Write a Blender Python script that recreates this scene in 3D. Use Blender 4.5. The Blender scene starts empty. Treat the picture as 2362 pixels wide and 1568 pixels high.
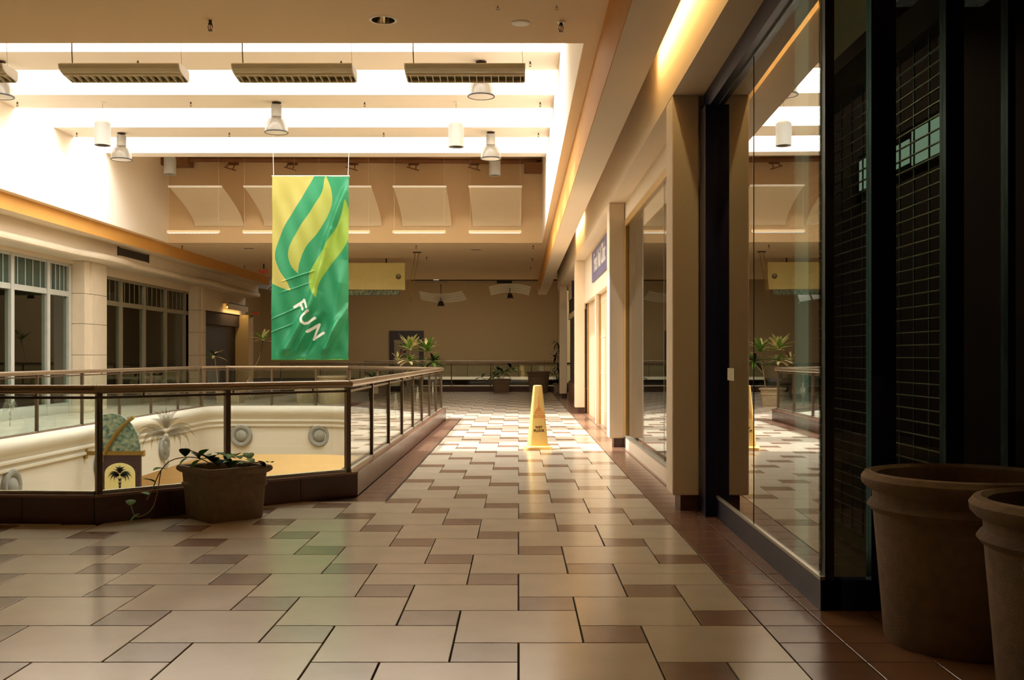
import bpy, bmesh, math, random
from mathutils import Vector, Matrix, geometry
random.seed(7)
C = bpy.context.scene.collection
SC = bpy.context.scene
PI = math.pi
F = 2364.0           # focal length in pixels of the 2362 px wide frame
H = 1.33             # eye height
VX, VY = 1196.0, 822.0

# ------------------------------------------------------------------ camera
cam = bpy.data.cameras.new('camera')
cam.sensor_width = 36.0
cam.lens = 36.0 * F / 2362.0
cam.shift_x = -(VX - 1181.0) / 2362.0
cam.shift_y = (VY - 784.0) / 2362.0
cam.clip_end = 300
camo = bpy.data.objects.new('camera', cam)
camo.location = (0, 0, H)
camo.rotation_euler = (PI / 2, 0, 0)
C.objects.link(camo)
SC.camera = camo

# ------------------------------------------------------------------ light
w = bpy.data.worlds.new('sky'); SC.world = w; w.use_nodes = True
w.node_tree.nodes['Background'].inputs[0].default_value = (0.86, 0.93, 1.0, 1)
w.node_tree.nodes['Background'].inputs[1].default_value = 1.0

def sun(strength, dx, dy, ang):
    l = bpy.data.lights.new('sunlight', 'SUN'); l.energy = strength; l.angle = ang
    l.color = (1.0, 0.955, 0.89)
    o = bpy.data.objects.new('sunlight', l)
    o.rotation_euler = Vector((dx, dy, -1)).to_track_quat('-Z', 'Y').to_euler()
    o.location = (-6, 18, 14); C.objects.link(o)
sun(6.2, 0.43, 0.05, 0.03)

def area(name, loc, sx, sy, power, col=(1, 1, 1), rot=(0, 0, 0), spread=PI):
    l = bpy.data.lights.new(name, 'AREA'); l.shape = 'RECTANGLE'; l.size = sx; l.size_y = sy
    l.energy = power; l.color = col; l.spread = spread
    o = bpy.data.objects.new(name, l); o.location = loc; o.rotation_euler = rot; C.objects.link(o)
    return o
GAPS = [(14.09, 15.69), (16.69, 18.27), (19.26, 20.86), (21.81, 23.49)]
for g in GAPS:
    area('skylight_and_fill', (-4.41, (g[0] + g[1]) / 2, 6.98), 10.0, g[1] - g[0] - .06, 540, (1.0, .975, .945))
# unseen fill light added behind the viewer to brighten the foreground
area('skylight_and_fill', (-4.4, -5.0, 5.9), 9.0, 5.0, 1450, (1.0, .97, .93))
# unseen light added under the far court roof to brighten the end wall
area('skylight_and_fill', (-4.5, 51.0, 6.95), 9.0, 9.0, 850, (1.0, .92, .76))
# unseen warm area lights added to brighten the storey below
area('lower_storey_light', (-4.5, 28.6, -.5), 9.0, 2.0, 360, (1.0, .85, .62))
area('lower_storey_light', (-10.3, 17.0, -.5), 2.0, 14.0, 360, (1.0, .85, .62))
# area light added inside the corner shop to brighten it
area('shop_interior_light', (3.2, 7.2, 4.2), 1.2, 2.4, 14, (1.0, .9, .74))

SC.view_settings.view_transform = 'Standard'
SC.view_settings.look = 'None'
SC.view_settings.exposure = 0.15
SC.view_settings.gamma = 1.0
SC.view_settings.use_curve_mapping = False
SC.cycles.max_bounces = 14
SC.cycles.diffuse_bounces = 7
SC.cycles.glossy_bounces = 5
SC.cycles.transparent_max_bounces = 24
SC.cycles.caustics_reflective = False
SC.cycles.caustics_refractive = False
SC.cycles.sample_clamp_indirect = 6.0

# ------------------------------------------------------------------ materials
def lin(c):
    return tuple(((v / 255.0) / 12.92 if v / 255.0 <= 0.04045 else ((v / 255.0 + 0.055) / 1.055) ** 2.4) for v in c[:3]) + (1,)

def mat(name, rgb, rough=.6, metal=0.0, var=.06, scale=6.0, bump=0.0, bscale=None, spec=.5, rgb2=None, detail=4):
    m = bpy.data.materials.new(name); m.use_nodes = True
    nt = m.node_tree; b = nt.nodes['Principled BSDF']
    b.inputs['Roughness'].default_value = rough
    b.inputs['Metallic'].default_value = metal
    b.inputs['Specular IOR Level'].default_value = spec
    c = lin(rgb)
    tc = nt.nodes.new('ShaderNodeTexCoord')
    no = nt.nodes.new('ShaderNodeTexNoise'); no.inputs['Scale'].default_value = scale; no.inputs['Detail'].default_value = detail
    nt.links.new(tc.outputs['Object'], no.inputs['Vector'])
    rp = nt.nodes.new('ShaderNodeValToRGB')
    c2 = lin(rgb2) if rgb2 else None
    rp.color_ramp.elements[0].position = .3; rp.color_ramp.elements[1].position = .7
    rp.color_ramp.elements[0].color = tuple(v * (1 - var) for v in c[:3]) + (1,)
    rp.color_ramp.elements[1].color = c2 if c2 else tuple(min(1, v * (1 + var)) for v in c[:3]) + (1,)
    nt.links.new(no.outputs['Fac'], rp.inputs['Fac'])
    nt.links.new(rp.outputs['Color'], b.inputs['Base Color'])
    if bump:
        n2 = nt.nodes.new('ShaderNodeTexNoise'); n2.inputs['Scale'].default_value = bscale or scale * 6; n2.inputs['Detail'].default_value = 5
        nt.links.new(tc.outputs['Object'], n2.inputs['Vector'])
        bp = nt.nodes.new('ShaderNodeBump'); bp.inputs['Strength'].default_value = bump; bp.inputs['Distance'].default_value = .01
        nt.links.new(n2.outputs['Fac'], bp.inputs['Height'])
        nt.links.new(bp.outputs['Normal'], b.inputs['Normal'])
    return m

def emit(name, rgb, s):
    m = bpy.data.materials.new(name); m.use_nodes = True
    nt = m.node_tree; nt.nodes.remove(nt.nodes['Principled BSDF'])
    e = nt.nodes.new('ShaderNodeEmission'); e.inputs[0].default_value = lin(rgb); e.inputs[1].default_value = s
    nt.links.new(e.outputs[0], nt.nodes['Material Output'].inputs[0]); return m

def glass(name, tint, ior=1.5, rough=0.0, gain=1.0, diffuse=0.0, dcol=(220, 225, 220)):
    """thin pane: see-through with a Fresnel mirror on top, optional frosting"""
    m = bpy.data.materials.new(name); m.use_nodes = True
    nt = m.node_tree; nt.nodes.remove(nt.nodes['Principled BSDF'])
    t = nt.nodes.new('ShaderNodeBsdfTransparent'); t.inputs[0].default_value = tint + (1,)
    g = nt.nodes.new('ShaderNodeBsdfGlossy'); g.inputs['Roughness'].default_value = rough
    f = nt.nodes.new('ShaderNodeFresnel'); f.inputs['IOR'].default_value = ior
    # the back face of a pane reflects like its front face (no total internal reflection in a thin sheet)
    ge = nt.nodes.new('ShaderNodeNewGeometry'); ex = nt.nodes.new('ShaderNodeMath'); ex.operation = 'MULTIPLY_ADD'
    ex.inputs[1].default_value = -2.0; ex.inputs[2].default_value = 1.0; nt.links.new(ge.outputs['Backfacing'], ex.inputs[0])
    pw = nt.nodes.new('ShaderNodeMath'); pw.operation = 'POWER'; pw.inputs[0].default_value = ior
    nt.links.new(ex.outputs[0], pw.inputs[1]); nt.links.new(pw.outputs[0], f.inputs['IOR'])
    mu = nt.nodes.new('ShaderNodeMath'); mu.operation = 'MULTIPLY'; mu.inputs[1].default_value = gain; mu.use_clamp = True
    nt.links.new(f.outputs[0], mu.inputs[0])
    mx = nt.nodes.new('ShaderNodeMixShader')
    nt.links.new(mu.outputs[0], mx.inputs[0])
    base = t
    if diffuse:
        d = nt.nodes.new('ShaderNodeBsdfTranslucent'); d.inputs[0].default_value = lin(dcol)
        d2 = nt.nodes.new('ShaderNodeBsdfDiffuse'); d2.inputs[0].default_value = lin(dcol)
        ad = nt.nodes.new('ShaderNodeMixShader'); ad.inputs[0].default_value = .5
        nt.links.new(d.outputs[0], ad.inputs[1]); nt.links.new(d2.outputs[0], ad.inputs[2])
        m2 = nt.nodes.new('ShaderNodeMixShader'); m2.inputs[0].default_value = diffuse
        nt.links.new(t.outputs[0], m2.inputs[1]); nt.links.new(ad.outputs[0], m2.inputs[2]); base = m2
    nt.links.new(base.outputs[0], mx.inputs[1]); nt.links.new(g.outputs[0], mx.inputs[2])
    nt.links.new(mx.outputs[0], nt.nodes['Material Output'].inputs[0]); return m

M = {}
M['wall'] = mat('warm_paint', (228, 211, 184), .7, var=.02, scale=.6, bump=.05, bscale=60)
M['white'] = mat('white_paint', (238, 228, 212), .7, var=.015, scale=.6)
M['soffit'] = mat('soffit_paint', (224, 199, 160), .75, var=.02, scale=.8, bump=.05, bscale=60)
M['gold_paint'] = mat('gold_paint', (205, 150, 72), .7, var=.04, scale=1.2)
M['wellback'] = mat('well_back_paint', (216, 188, 148), .75, var=.02, scale=.5)
M['farwall'] = mat('far_wall_paint', (186, 158, 112), .75, var=.02, scale=.5)
M['fascia'] = mat('fascia_paint', (198, 188, 170), .7, var=.02, scale=.8)
M['leftwall'] = mat('left_wall_paint', (205, 188, 160), .65, var=.03, scale=.8)
M['tile'] = mat('cream_tile', (212, 201, 180), .2, var=.05, scale=3.0, spec=.5, bump=.015, bscale=25)
M['tile_b'] = mat('brown_tile', (148, 121, 101), .2, var=.08, scale=3.0, spec=.5, bump=.015, bscale=25)
M['tile_d'] = mat('border_tile_brown', (128, 95, 76), .22, var=.1, scale=3.0, spec=.5, bump=.015, bscale=25)
M['grout'] = mat('grout', (62, 50, 40), .9, var=.1)
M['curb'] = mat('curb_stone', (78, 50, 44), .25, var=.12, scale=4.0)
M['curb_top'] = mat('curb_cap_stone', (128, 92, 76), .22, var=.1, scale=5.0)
M['rail'] = mat('bronze_rail', (150, 132, 108), .3, metal=.7, var=.06, scale=3)
M['post'] = mat('bronze_post', (104, 86, 66), .35, metal=.5, var=.06, scale=3)
M['alu'] = mat('aluminium', (190, 186, 172), .35, metal=.8, var=.03)
M['glass'] = glass('rail_glass', (.93, .97, .95), 1.45)
M['etch'] = glass('etched_glass', (.94, .94, .92), 1.05, .4, diffuse=.5, dcol=(160, 154, 138))
M['shopglass'] = glass('shop_glass', (.84, .92, .86), 1.6, gain=2.3)
M['shopglass2'] = glass('shop_glass_pale', (.86, .93, .88), 1.55, gain=1.2)
M['navy'] = mat('navy_frame', (27, 28, 62), .35, metal=.2, var=.1)
M['black'] = mat('dark_frame', (24, 20, 22), .45, var=.1)
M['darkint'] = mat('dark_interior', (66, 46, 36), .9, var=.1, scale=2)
M['goldmetal'] = mat('gold_metal', (190, 152, 88), .4, metal=.6, var=.05)
M['brass'] = mat('brass', (150, 118, 52), .4, metal=.5, var=.08, scale=8)
M['pot'] = mat('stone_pot', (132, 113, 93), .85, var=.15, scale=18, bump=.5, bscale=140)
M['pot2'] = mat('beige_pot', (168, 150, 120), .85, var=.12, scale=14, bump=.3, bscale=120)
M['soil'] = mat('soil', (48, 36, 28), .95, var=.3, scale=30, bump=.8, bscale=60)
M['leaf'] = mat('green_leaf', (98, 142, 54), .65, var=.25, scale=14, spec=.15)
M['leaf_d'] = mat('dark_leaf', (32, 44, 26), .65, var=.25, scale=14, spec=.15)
M['leaf_v'] = mat('variegated_leaf', (160, 186, 104), .65, var=.2, scale=9, rgb2=(246, 222, 172), spec=.15)
M['leaf_r'] = mat('red_leaf', (142, 72, 56), .65, var=.25, scale=10, spec=.15)
M['stem'] = mat('stem', (150, 124, 84), .7, var=.15, scale=20)
M['yellow'] = mat('yellow_plastic', (253, 212, 126), .4, var=.02, scale=2)
M['red_ink'] = mat('red_ink', (226, 96, 44), .6, var=.02)
M['dark_ink'] = mat('dark_ink', (74, 44, 14), .6, var=.02)
M['lampwhite'] = mat('lamp_white', (236, 234, 228), .5, var=.02)
M['lampglass'] = glass('lamp_acrylic', (.93, .92, .9), 1.35, .1, diffuse=.6, dcol=(172, 164, 150))
M['fixture'] = mat('fixture_grey', (196, 188, 158), .5, metal=.1, var=.05)
M['louvre'] = mat('louvre', (232, 222, 190), .4, metal=.1, var=.05)
M['pipe'] = mat('brown_pipe', (124, 84, 48), .6, var=.15, scale=4)
M['signyel'] = mat('sign_yellow', (232, 218, 146), .6, var=.03)
M['olive'] = mat('olive_ink', (104, 92, 36), .6, var=.05)
M['purple'] = mat('sign_purple', (112, 104, 130), .6, var=.06, scale=2)
M['exit'] = emit('exit_red', (200, 30, 26), .3)
M['patch_glow'] = emit('green_patch_glow', (206, 230, 196), .3)
M['tube'] = emit('warm_tube', (255, 206, 110), 3.0)
M['whitestrip'] = emit('white_strip', (255, 246, 228), 1.1)
M['lampgrey'] = mat('lamp_pale_grey', (164, 162, 154), .5, var=.02)
M['sail'] = mat('reflector_panel', (214, 196, 166), .55, var=.02, scale=2)
M['grey'] = mat('grey_plaster', (134, 130, 120), .7, var=.08, scale=9)
M['teal'] = mat('teal_leaf_print', (58, 98, 96), .6, var=.2, scale=16, rgb2=(158, 164, 128), detail=1.5)
M['maroon'] = mat('dark_brown_panel', (58, 34, 34), .5, var=.08)
M['orange'] = mat('lower_wall_paint', (230, 198, 148), .7, var=.04, scale=.7)
M['lowfloor'] = mat('lower_floor', (190, 168, 130), .4, var=.06, scale=1)
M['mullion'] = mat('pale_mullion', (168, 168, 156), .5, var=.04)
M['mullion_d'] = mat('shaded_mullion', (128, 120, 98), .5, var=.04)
M['leftglass'] = glass('left_shop_glass', (.8, .86, .82), 1.35, gain=1.0)
M['transom'] = glass('transom_glass', (.5, .62, .58), 1.5, .05, diffuse=.45, dcol=(112, 140, 128))
M['stone'] = mat('stone_cladding', (206, 192, 166), .6, var=.04, scale=3, bump=.04)
M['door'] = mat('door_paint', (150, 128, 96), .6, var=.04)
M['brownframe'] = mat('brown_frame', (58, 42, 34), .5, var=.08)
M['chrome'] = mat('chrome', (200, 190, 170), .12, metal=1.0, var=.02)
M['whiteink'] = mat('white_ink', (226, 220, 208), .6, var=.02)
M['panel_o'] = mat('closed_panel', (214, 190, 156), .6, var=.03, scale=1.5)
M['band_glow'] = emit('green_band_glow', (196, 232, 200), .4)
M['fabric_wire'] = mat('cable', (214, 208, 190), .5, metal=.3, var=.02)
M['darkcable'] = mat('dark_cable', (120, 100, 74), .6, var=.02)

# ------------------------------------------------------------------ helpers
def wmat(o):
    m = Matrix.Translation(o.location) @ o.rotation_euler.to_matrix().to_4x4()
    return wmat(o.parent) @ m if o.parent else m

class MB:
    def __init__(s): s.v = []; s.f = []
    def add(s, vs, fs):
        n = len(s.v); s.v += [tuple(p) for p in vs]; s.f += [tuple(i + n for i in f) for f in fs]; return s
    def box(s, x0, x1, y0, y1, z0, z1):
        return s.add([(x0, y0, z0), (x1, y0, z0), (x1, y1, z0), (x0, y1, z0), (x0, y0, z1), (x1, y0, z1), (x1, y1, z1), (x0, y1, z1)],
                     [(0, 3, 2, 1), (4, 5, 6, 7), (0, 1, 5, 4), (1, 2, 6, 5), (2, 3, 7, 6), (3, 0, 4, 7)])
    def bbox(s, x0, x1, y0, y1, z0, z1, b=.01):
        """box with chamfered edges"""
        bm = bmesh.new(); r = bmesh.ops.create_cube(bm, size=1)
        for v in bm.verts:
            v.co = ((x0 + x1) / 2 + v.co.x * (x1 - x0), (y0 + y1) / 2 + v.co.y * (y1 - y0), (z0 + z1) / 2 + v.co.z * (z1 - z0))
        bmesh.ops.bevel(bm, geom=list(bm.edges), offset=b, segments=2, affect='EDGES', profile=.5)
        bm.verts.index_update()
        s.add([v.co[:] for v in bm.verts], [[v.index for v in f.verts] for f in bm.faces]); bm.free(); return s
    def prism(s, poly, z0, z1):
        n = len(poly)
        return s.add([(p[0], p[1], z0) for p in poly] + [(p[0], p[1], z1) for p in poly],
                     [tuple(range(n - 1, -1, -1)), tuple(range(n, 2 * n))] + [(i, (i + 1) % n, n + (i + 1) % n, n + i) for i in range(n)])
    def beam(s, p, q, w_, h_, up=(0, 0, 1)):
        p, q = Vector(p), Vector(q); d = (q - p).normalized(); u = Vector(up)
        if abs(d.dot(u)) > .99: u = Vector((0, 1, 0))
        a = d.cross(u).normalized() * w_ / 2; b = a.cross(d).normalized() * h_ / 2
        return s.add([p - a - b, p + a - b, p + a + b, p - a + b, q - a - b, q + a - b, q + a + b, q - a + b],
                     [(0, 1, 2, 3), (7, 6, 5, 4), (0, 4, 5, 1), (1, 5, 6, 2), (2, 6, 7, 3), (3, 7, 4, 0)])
    def tube(s, pts, r, n=10, r1=None, cap=True):
        pts = [Vector(p) for p in pts]; N = len(pts); rings = []
        base = len(s.v); vs = []
        ref = Vector((0, 0, 1))
        for i, p in enumerate(pts):
            d = (pts[min(i + 1, N - 1)] - pts[max(i - 1, 0)]).normalized()
            u = ref if abs(d.dot(ref)) < .95 else Vector((1, 0, 0))
            a = d.cross(u).normalized(); b = a.cross(d)
            rr = r if r1 is None else r + (r1 - r) * i / max(1, N - 1)
            for k in range(n):
                t = 2 * PI * k / n; vs.append(p + a * math.cos(t) * rr + b * math.sin(t) * rr)
        fs = []
        for i in range(N - 1):
            for k in range(n):
                fs.append((i * n + k, i * n + (k + 1) % n, (i + 1) * n + (k + 1) % n, (i + 1) * n + k))
        if cap: fs += [tuple(range(n - 1, -1, -1)), tuple((N - 1) * n + k for k in range(n))]
        return s.add(vs, fs)
    def lathe(s, prof, c=(0, 0, 0), n=32, sx=1, sy=1):
        vs = []; fs = []; N = len(prof)
        for r, z in prof:
            for k in range(n):
                t = 2 * PI * k / n; vs.append((c[0] + r * math.cos(t) * sx, c[1] + r * math.sin(t) * sy, c[2] + z))
        for i in range(N - 1):
            for k in range(n): fs.append((i * n + k, i * n + (k + 1) % n, (i + 1) * n + (k + 1) % n, (i + 1) * n + k))
        return s.add(vs, fs)
    def sqlathe(s, prof, c=(0, 0, 0), rot=0, cr=.18, aspect=1.0):
        """rounded-square sections: prof = (half size, z)"""
        vs = []; fs = []; per = []
        for q in range(4):
            for k in range(5):
                t = q * PI / 2 + k * PI / 8
                cx, cy = [(1, 1), (-1, 1), (-1, -1), (1, -1)][q]
                per.append((cx * (1 - cr) + cr * math.cos(t), cy * (1 - cr) + cr * math.sin(t)))
        n = len(per); cr_, sr_ = math.cos(rot), math.sin(rot)
        for r, z in prof:
            for px, py in per:
                x, y = px * r, py * r * aspect
                vs.append((c[0] + x * cr_ - y * sr_, c[1] + x * sr_ + y * cr_, c[2] + z))
        for i in range(len(prof) - 1):
            for k in range(n): fs.append((i * n + k, i * n + (k + 1) % n, (i + 1) * n + (k + 1) % n, (i + 1) * n + k))
        return s.add(vs, fs)
    def build(s, name, m, parent=None, smooth=False, local=False, kind=None):
        me = bpy.data.meshes.new(name)
        vs = s.v
        if parent is not None and not local:
            inv = wmat(parent).inverted(); vs = [inv @ Vector(p) for p in vs]
        me.from_pydata([tuple(p) for p in vs], [], s.f); me.update()
        me.materials.append(M[m] if isinstance(m, str) else m)
        if smooth: set_smooth(me)
        o = bpy.data.objects.new(name, me); C.objects.link(o)
        if parent is not None: o.parent = parent
        if kind: o['kind'] = kind
        return o

def set_smooth(me, ang=40):
    me.polygons.foreach_set('use_smooth', [True] * len(me.polygons))
    try:
        bm = bmesh.new(); bm.from_mesh(me)
        for e in bm.edges:
            if len(e.link_faces) == 2 and e.calc_face_angle(0) > math.radians(ang): e.smooth = False
        bm.to_mesh(me); bm.free()
    except Exception: pass

def empty(name, loc, rz=0):
    o = bpy.data.objects.new(name, None); o.location = loc; o.rotation_euler = (0, 0, rz); o.empty_display_size = .1
    C.objects.link(o); return o
def tag(o, label, cat, group=None):
    o['label'] = label; o['category'] = cat
    if group: o['group'] = group
    return o
def thing(name, label, cat, loc=(0, 0, 0), rz=0, group=None):
    return tag(empty(name, loc, rz), label, cat, group)
def struct(o, label=None):
    o['kind'] = 'structure'
    if label: o['label'] = label
    return o
def copy_tree(o, parent=None):
    c = o.copy(); C.objects.link(c)
    if parent is not None: c.parent = parent
    for ch in list(o.children): copy_tree(ch, c)
    return c
def pz(px, py, z):
    """where the ray through photo pixel (px, py) meets the horizontal plane z"""
    y = F * (H - z) / (py - VY); return Vector(((px - VX) / F * y, y, z))
def py_(px, py, y):
    return Vector(((px - VX) / F * y, y, H - (py - VY) * y / F))

def text_mesh(s, size, offset=0.0, extrude=0.002, spacing=1.0):
    cu = bpy.data.curves.new('t', 'FONT'); cu.body = s; cu.size = size; cu.offset = offset; cu.extrude = extrude
    cu.align_x = 'CENTER'; cu.align_y = 'CENTER'; cu.space_character = spacing; cu.resolution_u = 4
    o = bpy.data.objects.new('t', cu); C.objects.link(o)
    dg = bpy.context.evaluated_depsgraph_get(); dg.update()
    me = bpy.data.meshes.new_from_object(o.evaluated_get(dg))
    bpy.data.objects.remove(o); bpy.data.curves.remove(cu)
    return me
def text_obj(name, s, size, m, origin, ux, uy, parent=None, offset=0.0, extrude=.002, sx=1.0, sy=1.0, spacing=1.0):
    me = text_mesh(s, size, offset, extrude, spacing)
    ux, uy = Vector(ux).normalized(), Vector(uy).normalized(); uz = ux.cross(uy)
    inv = wmat(parent).inverted() if parent is not None else Matrix.Identity(4)
    for v in me.vertices:
        p = Vector(origin) + ux * v.co.x * sx + uy * v.co.y * sy + uz * v.co.z
        v.co = inv @ p
    me.materials.clear(); me.materials.append(M[m])
    o = bpy.data.objects.new(name, me); C.objects.link(o)
    if parent is not None: o.parent = parent
    if name == 'letter':      # raised letters: one object per letter, grouped by their spans along the line
        bm = bmesh.new(); bm.from_mesh(me); bm.verts.ensure_lookup_table()
        seen = set(); isl = []
        lx = inv.to_3x3() @ ux
        for v in bm.verts:
            if v.index in seen: continue
            st = [v]; seen.add(v.index); comp = []
            while st:
                q = st.pop(); comp.append(q.index)
                for e in q.link_edges:
                    r = e.other_vert(q)
                    if r.index not in seen: seen.add(r.index); st.append(r)
            ps = [bm.verts[i].co.dot(lx) for i in comp]; isl.append([min(ps), max(ps), comp])
        isl.sort(key=lambda t: t[0]); grp = []
        for a in isl:
            if grp and a[0] < grp[-1][1] - .2 * min(a[1] - a[0], grp[-1][1] - grp[-1][0]): grp[-1][1] = max(grp[-1][1], a[1]); grp[-1][2] += a[2]
            else: grp.append(a)
        for g in grp:
            ids = set(g[2]); mp = {i: k for k, i in enumerate(g[2])}
            m2 = bpy.data.meshes.new('letter')
            m2.from_pydata([bm.verts[i].co[:] for i in g[2]], [], [[mp[v.index] for v in f.verts] for f in bm.faces if f.verts[0].index in ids])
            m2.materials.append(M[m]); o2 = bpy.data.objects.new('letter', m2); C.objects.link(o2); o2.parent = parent
        bm.free(); bpy.data.objects.remove(o); return None
    return o

# ---- palm emblem (leafy crown, two drooping fronds, chevron trunk) in unit coordinates
def _blade(p0, p1, p2, wd, n=7):
    P = [Vector(p) for p in (p0, p1, p2)]; L = []; R = []
    for i in range(n + 1):
        t = i / n; c = P[0] * (1 - t) ** 2 + P[1] * 2 * t * (1 - t) + P[2] * t * t
        d = (P[1] - P[0]) * (1 - t) + (P[2] - P[1]) * t; d.normalize(); nn = Vector((-d.y, d.x))
        ww = wd * (1 - t) ** .7 * (.45 + .75 * math.sin(PI * min(1, t * 1.15 + .05)))
        ww *= 1.25; L.append(c + nn * ww / 2); R.append(c - nn * ww / 2)
    return L, R
def palm_faces():
    vs = []; fs = []
    def blade(*a):
        L, R = _blade(*a); n = len(vs); k = len(L)
        for l, r in zip(L, R): vs.append(tuple(l)); vs.append(tuple(r))
        for i in range(k - 1): fs.append((n + 2 * i, n + 2 * i + 1, n + 2 * i + 3, n + 2 * i + 2))
    blade((0, .3), (0, .65), (0, .98), .17)
    for sgn in (-1, 1):
        blade((0, .3), (sgn * .06, .62), (sgn * .13, .9), .13)
        blade((0, .3), (sgn * .12, .78), (sgn * .44, .84), .15)
        blade((0, .3), (sgn * .14, .6), (sgn * .52, .6), .15)
        blade((sgn * .06, .1), (sgn * .46, .56), (sgn * .9, .28), .17)
        blade((sgn * .06, .1), (sgn * .72, .5), (sgn * 1.0, -.1), .17)
        blade((sgn * .07, .1), (sgn * .68, .38), (sgn * .78, -.4), .17)
        blade((sgn * .07, .1), (sgn * .5, .26), (sgn * .47, -.4), .17)
        blade((sgn * .07, .1), (sgn * .34, .16), (sgn * .26, -.22), .15)
    for zc, ww in ((-.2, .12), (-.52, .11), (-.8, .085)):
        n = len(vs)
        vs.extend([(-ww, zc + .14), (0, zc), (ww, zc + .14), (ww, zc - .06), (0, zc - .22), (-ww, zc - .06)])
        fs.append((n, n + 1, n + 4, n + 5)); fs.append((n + 1, n + 2, n + 3, n + 4))
    return vs, fs
PV, PF = palm_faces()
def emblem(name, m, origin, ux, uy, size, parent):
    ux, uy = Vector(ux).normalized(), Vector(uy).normalized(); nz = ux.cross(uy)
    mb = MB(); o = Vector(origin); t = .0015
    a = [o + ux * v[0] * size + uy * v[1] * size + nz * t for v in PV]
    b = [o + ux * v[0] * size + uy * v[1] * size - nz * t for v in PV]
    mb.add(b if name == 'palm_emblem' else a, PF)
    if name == 'palm_emblem': mb.add(a, [tuple(reversed(f)) for f in PF])
    return mb.build(name, m, parent)

# ------------------------------------------------------------------ floor
VOID = [(-1.535, 9.78), (-1.535, 21.7), (-4.15, 25.42), (-7.3, 25.5), (-7.8, 24.9), (-7.8, 9.9), (-6.3, 8.25), (-3.36, 8.12)]
def inset(poly, d):
    n = len(poly); out = []
    for i in range(n):
        p0, p1, p2 = Vector(poly[i - 1]), Vector(poly[i]), Vector(poly[(i + 1) % n])
        d1 = (p1 - p0).normalized(); d2 = (p2 - p1).normalized()
        n1 = Vector((-d1.y, d1.x)); n2 = Vector((-d2.y, d2.x))   # left normal = inside for CCW
        b = (n1 + n2).normalized(); out.append(tuple(p1 + b * d / max(.3, b.dot(n1))))
    return out
HOLE = inset(VOID, .2)
VOID2 = [(-9.0, 38.9), (2.3, 38.9), (2.3, 60.0), (-9.0, 60.0)]
def slab(outer, holes, z0, z1):
    polys = [[Vector((p[0], p[1], 0)) for p in outer]] + [[Vector((p[0], p[1], 0)) for p in h] for h in holes]
    flat = [p for pl in polys for p in pl]
    tris = geometry.tessellate_polygon(polys)
    mb = MB(); n = len(flat)
    vs = [(p.x, p.y, z1) for p in flat] + [(p.x, p.y, z0) for p in flat]
    fs = []
    for t in tris:
        a, b, c = t
        nrm = (flat[b] - flat[a]).cross(flat[c] - flat[a]).z
        if nrm < 0: a, c = c, a
        fs.append((a, b, c)); fs.append((n + c, n + b, n + a))
    k = 0
    for pl in polys:
        m_ = len(pl)
        for i in range(m_): fs.append((k + i, k + (i + 1) % m_, n + k + (i + 1) % m_, n + k + i))
        k += m_
    return mb.add(vs, fs)
floor = struct(slab([(-16, -9), (6, -9), (6, 65), (-16, 65)], [HOLE, VOID2], -.35, -.012).build('floor', 'grout'), 'tiled mall walkway floor in cream and brown')

A_, B_ = .605, .3025
def clip(poly, nx, ny, d):
    """keep nx*x+ny*y <= d"""
    out = []
    for i in range(len(poly)):
        p, q = poly[i - 1], poly[i]
        dp, dq = nx * p[0] + ny * p[1] - d, nx * q[0] + ny * q[1] - d
        if (dp <= 0) != (dq <= 0):
            t = dp / (dp - dq); out.append((p[0] + (q[0] - p[0]) * t, p[1] + (q[1] - p[1]) * t))
        if dq <= 0: out.append(q)
    return out
def area2(poly):
    return abs(sum(poly[i - 1][0] * poly[i][1] - poly[i][0] * poly[i - 1][1] for i in range(len(poly)))) / 2
def tile_mesh(poly, z1=0.0, bev=.002):
    n = len(poly); cx = sum(p[0] for p in poly) / n; cy = sum(p[1] for p in poly) / n
    ins = []
    for p in poly:
        d = Vector((cx - p[0], cy - p[1])); L = d.length or 1; ins.append((p[0] + d.x / L * bev * 1.4, p[1] + d.y / L * bev * 1.4))
    vs = [(p[0], p[1], -.012) for p in poly] + [(p[0], p[1], z1 - bev) for p in poly] + [(p[0], p[1], z1) for p in ins]
    fs = [tuple(range(2 * n, 3 * n))]
    for k in (0, 1): fs += [(k * n + i, k * n + (i + 1) % n, (k + 1) * n + (i + 1) % n, (k + 1) * n + i) for i in range(n)]
    return vs, fs
_shared = {}
def lay(name, poly, m, stuffmb=None):
    if stuffmb is not None:
        v, f = tile_mesh(poly); stuffmb.add(v, f); return
    cx, cy = sum(p[0] for p in poly) / len(poly), sum(p[1] for p in poly) / len(poly)
    loc = [(round(p[0] - cx, 4), round(p[1] - cy, 4)) for p in poly]
    key = (m, tuple(loc))
    if key not in _shared:
        v, f = tile_mesh(loc); me = bpy.data.meshes.new(name); me.from_pydata(v, [], f); me.update(); me.materials.append(M[m]); _shared[key] = me
    o = bpy.data.objects.new(name, _shared[key]); o.location = (cx, cy, 0); o.parent = floor; C.objects.link(o)

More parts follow.
